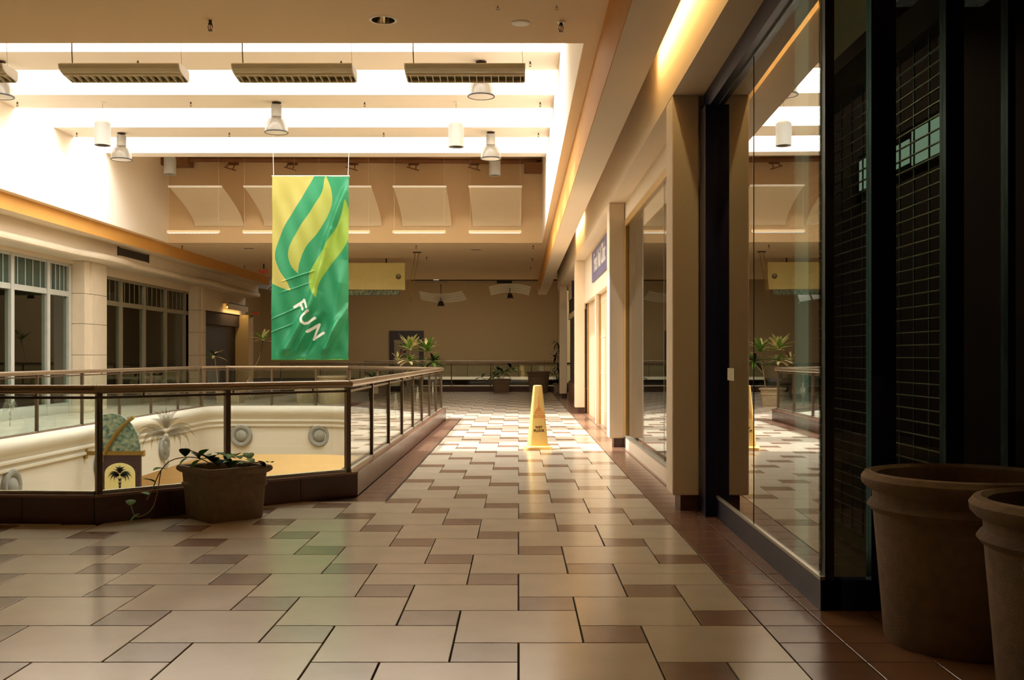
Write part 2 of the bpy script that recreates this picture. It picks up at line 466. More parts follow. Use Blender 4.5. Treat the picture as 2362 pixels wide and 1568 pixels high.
CH_N = (-.685, .728); CH_D = CH_N[0] * -3.36 + CH_N[1] * 8.12      # chamfer of the near curb
G = .004
far_c, far_b, far_d = MB(), MB(), MB()
def rect(x0, y0, x1, y1): return [(x0 + G, y0 + G), (x1 - G, y0 + G), (x1 - G, y1 - G), (x0 + G, y1 - G)]
def region_clip(poly):
    """the pieces of a tile inside the patterned floor"""
    res = []
    strip = clip(clip(clip(clip(poly, 1, 0, 1.21 - G), -1, 0, 1.21), 0, 1, 38.8), 0, -1, -1.9)
    if len(strip) > 2 and area2(strip) > .002: res.append(strip)
    lf = clip(clip(clip(poly, 1, 0, -1.21), 0, 1, 9.4), 0, -1, -1.9)
    if len(lf) > 2:
        a = clip(clip(lf, 1, 0, -3.36), 0, 1, 8.3)
        b = clip(clip(lf, -1, 0, 3.31), *CH_N, CH_D + .02)
        lo = clip(lf, 0, 1, 8.1)
        if len(lo) > 2 and abs(area2(lo) - area2(lf)) < 1e-5: res.append(lf)
        else:
            for q in (a, b):
                if len(q) > 2 and area2(q) > .002: res.append(q)
    rb = clip(clip(clip(clip(clip(poly, 1, 0, -1.21), -1, 0, 4.2), 0, 1, 38.8), 0, -1, -21.9), -.818, -.575, -11.22 - .03)
    if len(rb) > 2 and area2(rb) > .002: res.append(rb)
    # join a tile that only straddles the strip line
    if len(res) == 2 and abs(area2(res[0]) + area2(res[1]) - area2(poly)) < 1e-4 and max(p[1] for p in poly) < 8.1: return [poly]
    return res
tiles = []
X0, Y0 = -.3025, 4.461
for i in range(-40, 80):
    for j in range(-40, 80):
        sx, sy = X0 + i * A_ - j * B_, Y0 + i * B_ + j * A_
        if not (-9.5 < sx < 2.2 and 1.0 < sy < 40): continue
        for kind, r in (('s', rect(sx, sy, sx + B_, sy + B_)), ('l', rect(sx - A_, sy, sx, sy + A_))):
            for q in region_clip(r):
                lo, hi = min(p[1] for p in q), max(p[1] for p in q)
                parts = [q]
                if lo < 6.27 and hi > 6.282:
                    parts = [clip(q, 0, 1, 6.276 - G), clip(q, 0, -1, -6.276 - G)]
                for p in parts:
                    if len(p) > 2 and area2(p) > .002:
                        cy = sum(t[1] for t in p) / len(p); cx = sum(t[0] for t in p) / len(p)
                        if cx < -.53 * cy - 3.2: continue
                        tiles.append((cy if cx > -.53 * cy - .5 else cy + 60, kind, p))
tiles.sort(key=lambda t: t[0])
nl = ns = 0
for cy, kind, p in tiles:
    if kind == 'l':
        nl += 1; lay('floor_tile', p, 'tile', None if nl < 175 else far_c)
    else:
        ns += 1; lay('accent_tile', p, 'tile_b', None if ns < 190 else far_b)
far_c.build('far_floor_tiles', 'tile', floor, kind='stuff')
far_b.build('far_accent_tiles', 'tile_b', floor, kind='stuff')
# plain brown border tiles along the shops and along the curb
nb = 0
def border(x0, x1, y0, y1):
    global nb
    y = y0
    while y < y1 - .05:
        x = x0
        while x < x1 - .05:
            near = y < 10.5 and x < 2.0
            if near: nb += 1
            lay('border_tile', rect(x, y, min(x + B_, x1), min(y + B_, y1)), 'tile_d', None if near else far_d)
            x += B_
        y += B_
border(1.21, 3.63, 2.04, 9.3)
border(1.21, 1.82, 9.3, 38.8)
border(-1.53, -1.21, 9.4, 21.9)
far_w = MB()
def plain(x0, x1, y0, y1, s=.605):
    y = y0
    while y < y1 - .05:
        x = x0
        while x < x1 - .05:
            v, f = tile_mesh(rect(x, y, min(x + s, x1), min(y + s, y1))); far_w.add(v, f); x += s
        y += s
plain(-10.6, -7.8, 12, 38.8); plain(-7.8, -4.2, 25.5, 38.8)
far_w.build('far_walkway_tiles', 'tile', floor, kind='stuff')
far_d.build('far_border_tiles', 'tile_d', floor, kind='stuff')

# ------------------------------------------------------------------ ceiling and skylight well
ZC, ZB = 4.4, 6.0
WX0, WX1, WY0, WY1 = -9.47, .643, 10.05, 27.7
LX, RX = -9.64, .79
cb = MB()
_q = pz(884, 46, ZC)
DH = [(_q.x + .105 * math.cos(-t * PI / 18), _q.y + .105 * math.sin(-t * PI / 18)) for t in range(36)]
cb2 = slab([(LX, -9), (RX, -9), (RX, WY0), (LX, WY0)], [DH], ZC, ZC + .2); cb.add(cb2.v, cb2.f)
cb.box(WX1, RX, WY0, WY1, ZC, ZC + .2)
cb.box(LX, WX0, WY0, WY1, ZC, ZC + .2)
cb.box(LX, RX, WY1, 41, ZC, ZC + .2)
ceiling = struct(cb.build('ceiling', 'soffit'), 'beige plaster soffit round the skylight well')
for side, bx in (('well_right', (WX1, RX, WY0, WY1)), ('well_left', (LX, WX0, WY0, WY1)), ('well_front', (LX, RX, WY0 - .15, WY0)), ('well_back', (LX, RX, WY1, WY1 + .15))):
    ww_ = struct(MB().box(*bx, ZC + .2, 7.1).build('wall_' + side, 'white'), 'white plaster wall of the skylight well')

# thin plaster reveals so that the well shows one colour down to its lip
NT = [20]
def trim(mb, m, label, smooth=False):
    o = mb.build('trim_%d' % NT[0], m, smooth=smooth); NT[0] += 1; return struct(o, label)
trim(MB().box(WX1 - .004, WX1, WY0, WY1, ZC, 7.0), 'white', 'white plaster reveal down the right side of the skylight well')
trim(MB().box(WX0, WX0 + .004, WY0, WY1, ZC, 7.0), 'white', 'white plaster reveal down the left side of the skylight well')
trim(MB().box(WX0, WX1, WY1 - .004, WY1, ZC, 7.0), 'wellback', 'tan plaster end of the skylight well')
for y0, y1, wh_ in ((13.08, 14.09, 'hidden over the near soffit'), (15.69, 16.69, 'first in view from the viewer'), (18.27, 19.26, 'second in view, holding the banner lamp'), (20.86, 21.81, 'third in view, holding the banner wires'), (23.49, 23.95, 'last and narrowest, before the brown pipe')):
    bm_ = trim(MB().box(WX0 + .005, WX1 - .005, y0, y1, ZB, 7.0), 'white', 'white plaster beam across the skylight well, ' + wh_)
    MB().box(WX0 + .006, WX1 - .006, y0, y1, ZB - .006, ZB).build('beam_soffit', 'white', bm_)
trim(MB().box(WX0 + .005, WX1 - .005, WY0, 13.08, 6.9, 7.1), 'wall', 'solid roof over the near end of the skylight well')
trim(MB().box(WX0 + .005, WX1 - .005, 23.95, WY1 - .005, 6.78, 7.1), 'soffit', 'solid roof over the far end of the skylight well')
# stepped soffit over the right-hand shops
sR = MB().box(RX, 1.126, -9, 41, 3.8, 4.6).box(1.126, 1.9, -9, 41, 4.42, 4.6)
struct(sR.build('trim_1', 'wall'), 'dropped soffit and light slot above the right-hand shops')
struct(MB().box(RX - .008, RX, -9, 41, 3.8, 4.4).build('trim_2', 'gold_paint'), 'gold painted step face along the right-hand soffit')
hd = MB().box(1.326, 2.4, -9, 35, 3.58, 4.42)
struct(hd.build('trim_3', 'wall'), 'plaster header beam over the right-hand shop fronts')
# left: gold step, soffit, frieze, cornice
struct(MB().box(LX, LX + .008, -9, 39.6, 4.09, 4.4).build('trim_4', 'gold_paint'), 'gold painted step face along the left-hand soffit')
lb = MB().box(-10.6, LX, -9, 39.6, 4.09, 4.6).box(-10.9, -10.05, -9, 39.6, 3.61, 4.09)
struct(lb.build('trim_5', 'leftwall'), 'stepped plaster frieze over the left-hand shop fronts')
cor = MB()
pts = []
y = 8.0
while y <= 39.5:
    bow = .0
    for pc in (24.95, 33.3): bow = max(bow, .15 * max(0, 1 - ((y - pc) / 1.6) ** 2))
    pts.append((-10.02 + bow, y)); y += .2
prof = [(0, 3.60), (.05, 3.605), (.085, 3.63), (.095, 3.67), (.085, 3.72), (.05, 3.76), (0, 3.78)]
vs = []; fs = []
for (x, y) in pts:
    for o_, z in prof: vs.append((x + o_, y, z))
k = len(prof)
for i in range(len(pts) - 1):
    for j in range(k - 1): fs.append((i * k + j, (i + 1) * k + j, (i + 1) * k + j + 1, i * k + j + 1))
    fs.append((i * k, i * k + 0, i * k, i * k)) if False else None
fs = [f for f in fs if f]
# bottom of the cornice back to the frieze
b0 = len(vs)
for (x, y) in pts: vs.append((-10.5, y, 3.605))
for i in range(len(pts) - 1): fs.append((i * k, b0 + i, b0 + i + 1, (i + 1) * k))
struct(cor.add(vs, fs).build('trim_6', 'stone', smooth=True), 'bowed cornice moulding along the left-hand shops')
# roof closing slabs outside the well
struct(MB().box(-16, LX, -9, 40.8, 4.6, 4.8).box(RX, 6, -9, 40.8, 4.6, 4.8).build('ceiling_2', 'farwall'), 'roof over the shops')
struct(MB().box(-16, 6, 40.8, 65, 7.0, 7.2).build('ceiling_3', 'farwall'), 'upper roof closing the far court')
struct(MB().box(-16, 6, 40.8, 41, 4.6, 7.0).build('wall_court_head', 'farwall'), 'plaster wall over the end of the far soffit')

# ------------------------------------------------------------------ walls
struct(MB().box(-16, 6, 64, 64.3, -.35, 7.2).build('wall_back', 'farwall'), 'plain tan end wall of the far court')
struct(MB().box(-16, 6, -9.3, -9, -5, 7).build('wall_front', 'wall'), 'end wall behind the viewer')
wr = empty('wall_right', (0, 0, 0)); struct(wr, 'cream plastered shop wall on the right')
def pilaster(y0, y1, which):
    p = trim(MB().bbox(1.326, 1.556, y0, y1, .134, 3.58, .012), 'wall', 'cream pilaster with dark base on the right-hand wall, %s' % which)
    MB().box(1.40, 1.552, y0 + .03, y1 - .03, 0, .134).build('pilaster_base', 'curb', p)
for y0, wh_ in ((8.83, 'nearest one, beside the navy shop'), (15.0, 'second one, hiding the purple sign'), (24.0, 'third one, after the closed panels'), (32.9, 'farthest one, beside the dark plant')): pilaster(y0, y0 + .37, wh_)
# wall pieces above the openings and outer shell
trim(MB().box(1.56, 1.75, 9.2, 15.0, 3.32, 3.58), 'wall', 'cream wall panel over the gold framed shop window')
trim(MB().box(1.55, 1.75, 15.37, 24.0, 2.57, 3.58), 'wall', 'cream wall panel carrying the purple sign')
trim(MB().box(1.6, 1.75, 24.37, 32.9, 3.1, 3.58), 'wall', 'cream wall panel over the dark shop front')
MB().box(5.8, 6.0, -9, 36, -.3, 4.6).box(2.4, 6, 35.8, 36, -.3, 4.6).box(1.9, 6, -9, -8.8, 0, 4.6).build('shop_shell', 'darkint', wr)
struct(MB().box(2.4, 2.6, 35.75, 64, -.35, 7).build('wall_court_right', 'farwall'), 'tan right-hand wall of the far court')
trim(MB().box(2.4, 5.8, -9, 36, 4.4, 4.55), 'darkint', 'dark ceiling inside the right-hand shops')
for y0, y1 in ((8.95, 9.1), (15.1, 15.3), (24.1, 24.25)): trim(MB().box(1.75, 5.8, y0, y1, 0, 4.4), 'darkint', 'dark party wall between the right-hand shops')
wl = empty('wall_left', (0, 0, 0)); struct(wl, 'stone clad shop wall on the left')
def lpil(y0, y1, m, which):
    rt = empty('trim_%d' % NT[0], (-10.4, y0, 0)); NT[0] += 1; struct(rt, 'stone block pier of the left-hand shop fronts, ' + which)
    # stacked stone courses, each a block
    for z0, z1 in ((0, .62), (.628, 1.36), (1.368, 2.1), (2.108, 2.82), (2.828, 3.6)):
        MB().bbox(-10.6, -10.28, y0, y1, z0, z1, .01).build('stone_block', m, rt)
        MB().bbox(-10.3, -10.24, y0 + .3, y1 - .35, z0, z1, .008).build('stone_block', m, rt)
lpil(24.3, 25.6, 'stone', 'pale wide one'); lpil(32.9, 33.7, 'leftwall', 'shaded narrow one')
MB().box(-13.2, -13.0, -9, 40, -.3, 4.6).box(-13, -10.9, 39.4, 39.6, 0, 4.6).build('shop_shell', 'darkint', wl)
trim(MB().box(-13, -10.9, -9, 40, 4.3, 4.5), 'darkint', 'dark ceiling inside the left-hand shops')
trim(MB().box(-10.9, -10.5, -9, 14.0, 0, 3.61), 'leftwall', 'plain wall at the near end of the left-hand shops')
for y0, y1, z0 in ((14, 24.3, 3.52), (25.6, 32.9, 3.4), (33.7, 39.6, 2.9)): trim(MB().box(-10.75, -10.55, y0, y1, z0, 3.61), 'leftwall', 'plaster strip over a left-hand shop front')
trim(MB().box(-10.75, -10.25, 38.9, 39.6, 0, 2.9), 'farwall', 'end pier of the left-hand shops')
MB().box(-16.2, -16, -9, 65, -5, 7.2).build('outer_wall', 'farwall', wl)

# ------------------------------------------------------------------ lower storey seen through the opening
lw = MB().box(-16, 4, 31.0, 31.2, -5, -.35).box(-12.5, -12.3, 4, 31, -5, -.35).box(3.8, 4, 4, 31, -5, -.35).box(-16, 4, 3.8, 4, -5, -.35)
struct(lw.build('wall_lower', 'orange'), 'warm tan wall of the storey below')
struct(MB().box(-16, 6, -9, 65, -5.2, -5).build('floor_lower', 'lowfloor'), 'floor of the storey below')
struct(MB().box(-9.0, 2.3, 59.9, 60.0, -4.5, -.02).box(-9.2, -9, 38.9, 60, -4.5, -.02).box(2.3, 2.5, 38.9, 60, -4.5, -.02).build('wall_court', 'wall'), 'cream walls of the far court opening')

# cream fascia of the opening with its cornice
FAS = inset(VOID, .20)
fprof = [(-.02, .10), (.03, .12), (.10, .09), (.14, .03), (.14, -.04), (.10, -.12), (.06, -.17), (.05, -.21), (.08, -.23), (.08, -.26), (.035, -.29), (.03, -.33), (.05, -.35), (.05, -.38), (.0, -.41), (0, -1.08), (-.3, -1.08)]
def sweep(path, prof):
    vs = []; fs = []; n = len(path); k = len(prof)
    rings = [inset(path, o) for o, z in prof]
    for i in range(n):
        for j, (o, z) in enumerate(prof): vs.append((rings[j][i][0], rings[j][i][1], z))
    for i in range(n):
        for j in range(k - 1): fs.append((i * k + j, i * k + j + 1, ((i + 1) % n) * k + j + 1, ((i + 1) % n) * k + j))
    return MB().add(vs, fs)
# soften the far corners of the path
def soften(path, rng, r=.9, seg=6):
    out = []
    n = len(path)
    for i in range(n):
        p0, p1, p2 = Vector(path[i - 1]), Vector(path[i]), Vector(path[(i + 1) % n])
        if i not in rng: out.append(tuple(p1)); continue
        d = min(r, (p1 - p0).length * .45, (p2 - p1).length * .45)
        a = p1 + (p0 - p1).normalized() * d; b = p1 + (p2 - p1).normalized() * d
        for k in range(seg + 1):
            t = k / seg; out.append(tuple(a * (1 - t) ** 2 + p1 * 2 * t * (1 - t) + b * t * t))
    return out
FASP = soften(FAS, (1, 2, 3, 4))
fascia = struct(sweep(FASP, fprof).build('trim_7', 'fascia', smooth=True), 'cream cornice and fascia round the floor opening')

# ------------------------------------------------------------------ curb and glass balustrades
cx_, cy_ = -4.6, 17.0
def run_dirs(p, q):
    p, q = Vector(p), Vector(q); d = (q - p).normalized(); n = Vector((-d.y, d.x))
    if n.dot(Vector((cx_, cy_)) - p) < 0: n = -n
    return p, q, d, n
ncurb = 8
def curb(p, q, tiles_=True, z=.23):
    global ncurb
    p, q, d, n = run_dirs(p, q)
    base = empty('trim_%d' % ncurb, (p.x, p.y, 0)); ncurb += 1
    struct(base, 'dark brown stone curb %s' % ('of the long straight railing run', 'behind the planter of ivy', 'at the left picture edge', 'below the variegated plants', 'at the back of the opening', 'at the far left corner', 'before the mullioned windows', 'at the hidden near left corner')[ncurb - 9])
    a, b = p, q; ai, bi = p + n * .2, q + n * .2
    # mitre the inner corners
    hi = [Vector(h) for h in HOLE]
    ai = min(hi, key=lambda h: (h - ai).length) if min((h - ai).length for h in hi) < .3 else ai
    bi = min(hi, key=lambda h: (h - bi).length) if min((h - bi).length for h in hi) < .3 else bi
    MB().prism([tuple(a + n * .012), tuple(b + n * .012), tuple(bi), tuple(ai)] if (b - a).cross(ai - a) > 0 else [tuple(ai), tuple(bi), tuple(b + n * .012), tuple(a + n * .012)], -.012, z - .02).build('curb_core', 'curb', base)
    L = (q - p).length; k = max(1, round(L / .61)); s = L / k
    if tiles_:
        for i in range(k):
            t0, t1 = p + d * (i * s + .003), p + d * ((i + 1) * s - .003)
            c = (t0 + t1) / 2 + n * .007
            MB().beam((t0.x + n.x * .007, t0.y + n.y * .007, (z - .02) / 2 + .002), (t1.x + n.x * .007, t1.y + n.y * .007, (z - .02) / 2 + .002), .014, z - .026).build('curb_tile', 'curb', base)
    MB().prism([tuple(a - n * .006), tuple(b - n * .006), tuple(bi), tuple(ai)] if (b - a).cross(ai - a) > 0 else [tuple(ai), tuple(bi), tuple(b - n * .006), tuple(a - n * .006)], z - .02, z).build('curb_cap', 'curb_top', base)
    return base
def balustrade(label, p, q, ts, z0=.23, ins=0.0, skip=(), emb=(), es=.25, ends=(.016, .016), dark=False, post_w=.045):
    p, q, d, n = run_dirs(p, q); p = p + n * ins; q = q + n * ins
    r = thing('glass_balustrade', label, 'railing', (p.x, p.y, z0), group='glass balustrades round the openings')
    L = (q - p).length
    P = lambda t, z: (p.x + d.x * t, p.y + d.y * t, z)
    MB().tube([P(-ends[0], 1.065), P(L + ends[1], 1.065)], .037, 14).build('handrail', 'rail', r, smooth=True)
    MB().beam(P(0, 1.0), P(L, 1.0), .018, .022).build('lower_bar', 'post', r)
    k = max(2, int(L / .75))
    for i in range(k):
        t = L * (i + .5) / k
        MB().beam(P(t, 1.0), P(t, 1.045), .014, .014).build('bracket', 'post', r)
    MB().beam(P(0, z0 + .012), P(L, z0 + .012), .04, .024).build('glass_channel', 'alu', r)
    for i, t in enumerate(ts):
        if i in skip: continue
        MB().beam(P(t, z0), P(t, 1.04), post_w, post_w, up=(d.x, d.y, 0)).build('post', 'post', r)
    for i in range(len(ts) - 1):
        a, b = ts[i] + .035, ts[i + 1] - .035
        g = MB().beam(P(a, (z0 + .02 + .985) / 2), P(b, (z0 + .02 + .985) / 2), .01, .985 - z0 - .02).build('glass_panel', 'glass', r)
        if i in emb:
            c = Vector(P((a + b) / 2, z0 + .42)); nn = Vector((n.x, n.y, 0))
            emblem('etched_emblem', 'etch', c - nn * .009, (-n.y, n.x, 0) if True else d, (0, 0, 1), es, g)
    return r
def evenly(L, k): return [L * i / k for i in range(k + 1)]
V = VOID
RP = inset(VOID, .085)
Lr = 21.7 - 9.78
curb(V[0], V[1]); curb(V[7], V[0]); curb(V[6], V[7]); curb(V[1], V[2]); 
for i in (2, 3, 4, 5): curb(V[i], V[(i + 1) % 8], False, .12)
balustrade('long glass balustrade running away beside the wet floor cone', RP[0], RP[1], [1.46 * i for i in range(9)], emb=(2, 4, 6), es=.24, skip=(0,))
Lc = (Vector(RP[0]) - Vector(RP[7])).length
balustrade('nearest glass balustrade, angled behind the trough of ivy, with palm emblem', RP[7], RP[0], [0.03, Lc * .475, Lc - .02], emb=(0,), es=.27)
balustrade('near glass balustrade at the left picture edge', RP[6], RP[7], [.1, 1.55, 2.95], emb=(), skip=(2,))
balustrade('far left glass balustrade in front of the pale mullioned shop windows', RP[5], RP[4], [14.98 - 1.7 * i for i in range(8, -1, -1)], z0=.11, emb=(2, 4, 6, 0), es=.27, dark=False)
balustrade('short corner piece of balustrade at the far left of the opening', RP[4], RP[3], [.04, .74], z0=.11)
balustrade('far glass balustrade directly below the green banner', RP[3], RP[2], [.05, 1.15, 2.25, 3.05], z0=.11, emb=(0,), es=.26)
Lf = (Vector(RP[2]) - Vector(RP[1])).length
balustrade('angled far glass balustrade below the variegated plants', RP[2], RP[1], [.05, Lf * .34, Lf * .67, Lf - .1], z0=.2)
# far court
ncurb0 = ncurb
o = MB().box(-9, 2.3, 38.78, 38.98, -.012, .2).build('trim_%d' % ncurb, 'curb'); ncurb += 1; struct(o, 'dark curb at the edge of the far court')
o = MB().box(-9, 2.3, 59.9, 60.1, -.35, .14).build('trim_%d' % ncurb, 'white'); ncurb += 1; struct(o, 'pale cornice on the far side of the far court')
_c = (cx_, cy_); cx_, cy_ = -3, 50
balustrade('glass balustrade across the walkway end behind the tall pot', (-9, 38.8), (2.25, 38.8), [.0, 1.5, 3.0, 4.96, 6.46, 7.95, 9.49, 11.2], z0=.2, emb=(6,), es=.26)
balustrade('most distant balustrade in front of the tan end wall', (-9, 60.1), (2.25, 60.1), [1.5 * i for i in range(8)], z0=.14)
cx_, cy_ = _c

# ------------------------------------------------------------------ right-hand shops
# nearest shop: navy frame, big panes, corner return
s0 = thing('corner_storefront', 'dark navy framed shop front with tall mirror-like panes beside the big pots', 'shop window', (1.64, 7.0, 0))
MB().box(1.58, 1.69, 5.36, 8.8, 0, .16).build('kick_plate', 'navy', s0)
MB().box(1.578, 1.62, 5.36, 8.8, .16, .178).build('sill_strip', 'alu', s0)
MB().box(1.53, 1.70, 5.2, 8.83, 3.42, 3.58).build('head_frame', 'navy', s0)
MB().box(1.60, 1.645, 5.36, 8.8, 3.39, 3.42).build('head_strip', 'alu', s0)
MB().box(1.492, 1.64, 8.5, 8.83, 0, 3.42).box(1.56, 1.64, 8.83, 9.2, 0, 3.42).build('jamb', 'navy', s0)
MB().box(1.604, 1.652, 5.36, 5.43, .16, 3.42).build('corner_post', 'black', s0)
MB().box(1.590, 1.598, 5.43, 7.062, .17, 3.40).build('pane', 'shopglass', s0)
MB().box(1.590, 1.598, 7.068, 8.5, .17, 3.40).build('pane', 'shopglass', s0)
MB().box(1.587, 1.601, 7.061, 7.069, .17, 3.40).build('pane_joint', 'black', s0)
MB().box(1.5875, 1.5895, 7.76, 8.03, 1.145, 1.24).build('window_sticker', 'fixture', s0)
MB().box(1.62, 1.66, 5.90, 6.06, .17, 3.4).build('glow_band', 'band_glow', s0)  # added glowing strip, stands in for a bright band in the glass
for ch in s0.children:      # the front stands about one degree off the walkway axis
    for v in ch.data.vertices: v.co.x += .019 * (v.co.y + 7.0 - 5.4)
MB().box(1.59, 3.6, 5.36, 5.44, 0, .16).build('kick_plate', 'navy', s0)
for x0, x1 in ((1.845, 1.975), (2.235, 2.33), (2.56, 2.60), (2.9, 3.0)):
    MB().box(x0, x1, 5.36, 5.44, .16, 3.42).build('mullion', 'navy', s0)
MB().box(1.604, 3.6, 5.36, 5.46, 3.3, 3.58).build('head_frame', 'navy', s0)
for x0, x1 in ((1.652, 1.845), (1.975, 2.235), (2.33, 2.56), (2.6, 2.9)):
    MB().box(x0, x1, 5.395, 5.403, .17, 3.3).build('pane', 'shopglass', s0)
trim(MB().box(2.4, 5.8, -8.8, 5.3, 3.58, 4.4), 'darkint', 'dark soffit of the shop entry')
trim(MB().box(3.6, 3.8, -8.8, 5.4, 0, 3.58), 'darkint', 'dark wall of the shop entry')

# rolling grille inside the near shop
gr = thing('rolling_grille', 'dark rolling security grille of thin slats inside the navy corner shop', 'shutter', (2.34, 7.0, 0))
z = .12
while z < 3.12:
    MB().box(2.33, 2.345, 5.55, 8.8, z, z + .006).build('slat', 'rail', gr); z += .075
for i in range(15):
    MB().box(2.334, 2.341, 5.6 + i * .225, 5.615 + i * .225, .1, 3.16).build('link', 'black', gr)
MB().box(2.28, 2.40, 5.5, 8.85, 3.16, 3.36).build('shutter_box', 'darkint', gr)
MB().box(2.32, 2.355, 5.52, 8.82, .03, .11).build('bottom_rail', 'post', gr)

lbx = thing('glow_stand_in', 'added glowing panel for the bright patches seen through the rolling grille', 'glow panel', (2.95, 8, 2.9))  # invented panel whose glow stands in for bright patches behind the grille
MB().box(2.95, 3.05, 7.1, 8.9, 2.72, 3.06).build('box_frame', 'black', lbx)
for k in range(3): MB().box(2.945, 2.95, 7.14 + k * .59, 7.68 + k * .59, 2.76 + (k % 2) * .03, 3.02 - (k % 2) * .05).build('glow_pane', 'patch_glow', lbx)
for y in (7.3, 8.6): MB().tube([(3.0, y, 3.06), (3.0, y, 4.4)], .01, 6).build('hanger', 'black', lbx)

# second shop: gold frame
s1 = thing('gold_storefront', 'gold framed shop window between the first two cream pilasters', 'shop window', (1.58, 12, 0))
MB().box(1.55, 1.66, 9.2, 15.0, 0, .16).build('kick_plate', 'wall', s1)
MB().box(1.545, 1.60, 9.2, 15.0, .16, .18).build('sill_strip', 'alu', s1)
MB().box(1.55, 1.62, 9.2, 15.0, 3.22, 3.32).build('head_frame', 'goldmetal', s1)
MB().box(1.55, 1.62, 14.85, 15.0, 0, 3.22).build('jamb', 'goldmetal', s1)
MB().box(1.55, 1.62, 9.2, 9.26, .16, 3.22).build('jamb', 'goldmetal', s1)
for a, b in ((9.26, 11.1), (11.11, 12.95), (12.96, 14.85)):
    MB().box(1.578, 1.586, a, b, .18, 3.22).build('pane', 'shopglass2', s1)
for y in (11.105, 12.955): MB().box(1.576, 1.588, y - .006, y + .006, .18, 3.22).build('pane_joint', 'mullion', s1)

# third shop: closed panels below a purple sign
s2 = thing('closed_shop_front', 'closed cream shop front panels with gold edge frames under the purple sign', 'shop front', (1.6, 20, 0))
MB().box(1.64, 1.70, 15.37, 20.4, 0, 2.57).build('panel', 'panel_o', s2)
MB().box(1.64, 1.70, 20.62, 23.9, 0, 2.57).build('panel', 'panel_o', s2)
MB().box(1.60, 1.64, 20.36, 20.4, 0, 2.57).build('edge_frame', 'goldmetal', s2)
MB().box(1.54, 1.64, 20.4, 20.5, 0, 2.57).build('post', 'wall', s2)
MB().box(1.54, 1.64, 20.5, 20.62, 0, 2.57).build('post', 'wall', s2)
MB().box(1.60, 1.64, 23.9, 24.0, 0, 2.57).build('edge_frame', 'goldmetal', s2)
for z in (.3, 1.0, 1.7, 2.4):
    MB().box(1.634, 1.64, 15.37, 20.4, z, z + .012).build('panel_seam', 'wall', s2)
sg = thing('shop_sign', 'purple blue shop sign with tall white lettering on the right wall', 'sign', (1.54, 19, 3.17))
MB().box(1.525, 1.55, 16.0, 21.3, 2.86, 3.48).build('sign_board', 'purple', sg)
text_obj('letter', 'Fresh Nail Clinic', .42, 'whiteink', (1.521, 19.32, 3.19), (0, -1, 0), (0, 0, 1), sg, offset=.006, sx=.98, sy=1.25)

# fourth shop: dark front far down
s3 = thing('dark_shop_front', 'dark shop front beyond the third pilaster with brown lower panel', 'shop front', (1.62, 28, 0))
MB().box(1.66, 1.72, 24.37, 32.9, .55, 2.5).build('window', 'black', s3)
MB().box(1.60, 1.72, 24.37, 32.9, 0, .55).build('lower_panel', 'pipe', s3)
MB().box(1.60, 1.70, 24.37, 32.9, 2.5, 2.66).build('head_frame', 'wall', s3)
MB().box(1.62, 1.70, 24.37, 32.9, 2.66, 3.1).build('transom', 'darkint', s3)
MB().box(1.45, 1.62, 27.9, 28.0, 2.95, 3.4).build('blade_bracket', 'black', s3)

# warm tubes in the slot above the right-hand shops
for y0, y1 in ((2.5, 9.7), (20.6, 23.6)):
    t = thing('cove_tube', 'warm cove light tube in the slot %s' % ('above the nearest shop' if y0 < 5 else 'far down the right-hand wall'), 'light', (1.17, y0, 4.2))
    MB().tube([(1.165, y0, 4.2), (1.165, y1, 4.2)], .018, 8).build('tube', 'tube', t)
    for y in (y0 + .02, y1 - .02): MB().box(1.13, 1.19, y - .03, y + .03, 4.16, 4.42).build('lamp_holder', 'lampwhite', t)
    area('cove_glow', (1.19, (y0 + y1) / 2, 4.15), .05, y1 - y0, 40 if y0 < 5 else 18, (1, .74, .34), (0, -PI / 2 + .3, 0))

# ------------------------------------------------------------------ left-hand shops
def left_shop(label, y0, y1, muls, m, ztop, zt, mt, bars=4):
    s = thing('mullioned_storefront', label, 'shop window', (-10.66, (y0 + y1) / 2, 0))
    ys = [y0] + muls + [y1]
    for y in muls: MB().bbox(-10.72, -10.58, y - .07, y + .07, 0, ztop, .008).build('mullion', m, s)
    MB().box(-10.70, -10.60, y0, y1, zt - .06, zt + .06).build('transom_bar', m, s)
    MB().box(-10.70, -10.60, y0, y1, ztop - .05, ztop + .02).build('head_bar', m, s)
    MB().box(-10.72, -10.6, y0, y1, 0, .25).build('kick_plate', m, s)
    for a, b in zip(ys[:-1], ys[1:]):
        MB().box(-10.655, -10.647, a + .07, b - .07, .25, zt - .06).build('pane', 'leftglass', s)
        g = MB().box(-10.655, -10.647, a + .07, b - .07, zt + .06, ztop - .05).build('transom_pane', mt, s)
        for k in range(1, bars + 1):
            y = a + .07 + (b - a - .14) * (k - .3) / (bars + .4)
            MB().box(-10.645, -10.632, y - .012, y + .012, zt + .06, ztop - .05).build('glazing_bar', m, g)
    return s
left_shop('pale mullioned shop window with green transom glass at the left picture edge', 14.0, 24.3, [14.85, 16.5, 18.15, 19.8, 21.45, 23.1, 24.2], 'mullion', 3.5, 2.8, 'transom')
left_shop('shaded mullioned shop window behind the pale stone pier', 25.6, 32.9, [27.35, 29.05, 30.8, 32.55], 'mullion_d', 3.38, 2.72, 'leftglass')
ds = thing('dark_doorway', 'shop doorway, its dark inside a black sheet, at the far left behind the thin-stemmed plants', 'doorway', (-10.7, 36, 0))
MB().box(-10.85, -10.75, 33.7, 38.9, 0, 2.9).build('dark_opening_sheet', 'black', ds)  # black sheet standing for the darkness inside the doorway
MB().box(-10.75, -10.6, 33.7, 34.6, 0, 2.9).build('side_panel', 'darkint', ds)
MB().box(-10.75, -10.6, 34.6, 38.9, 2.45, 2.9).build('head_panel', 'darkint', ds)
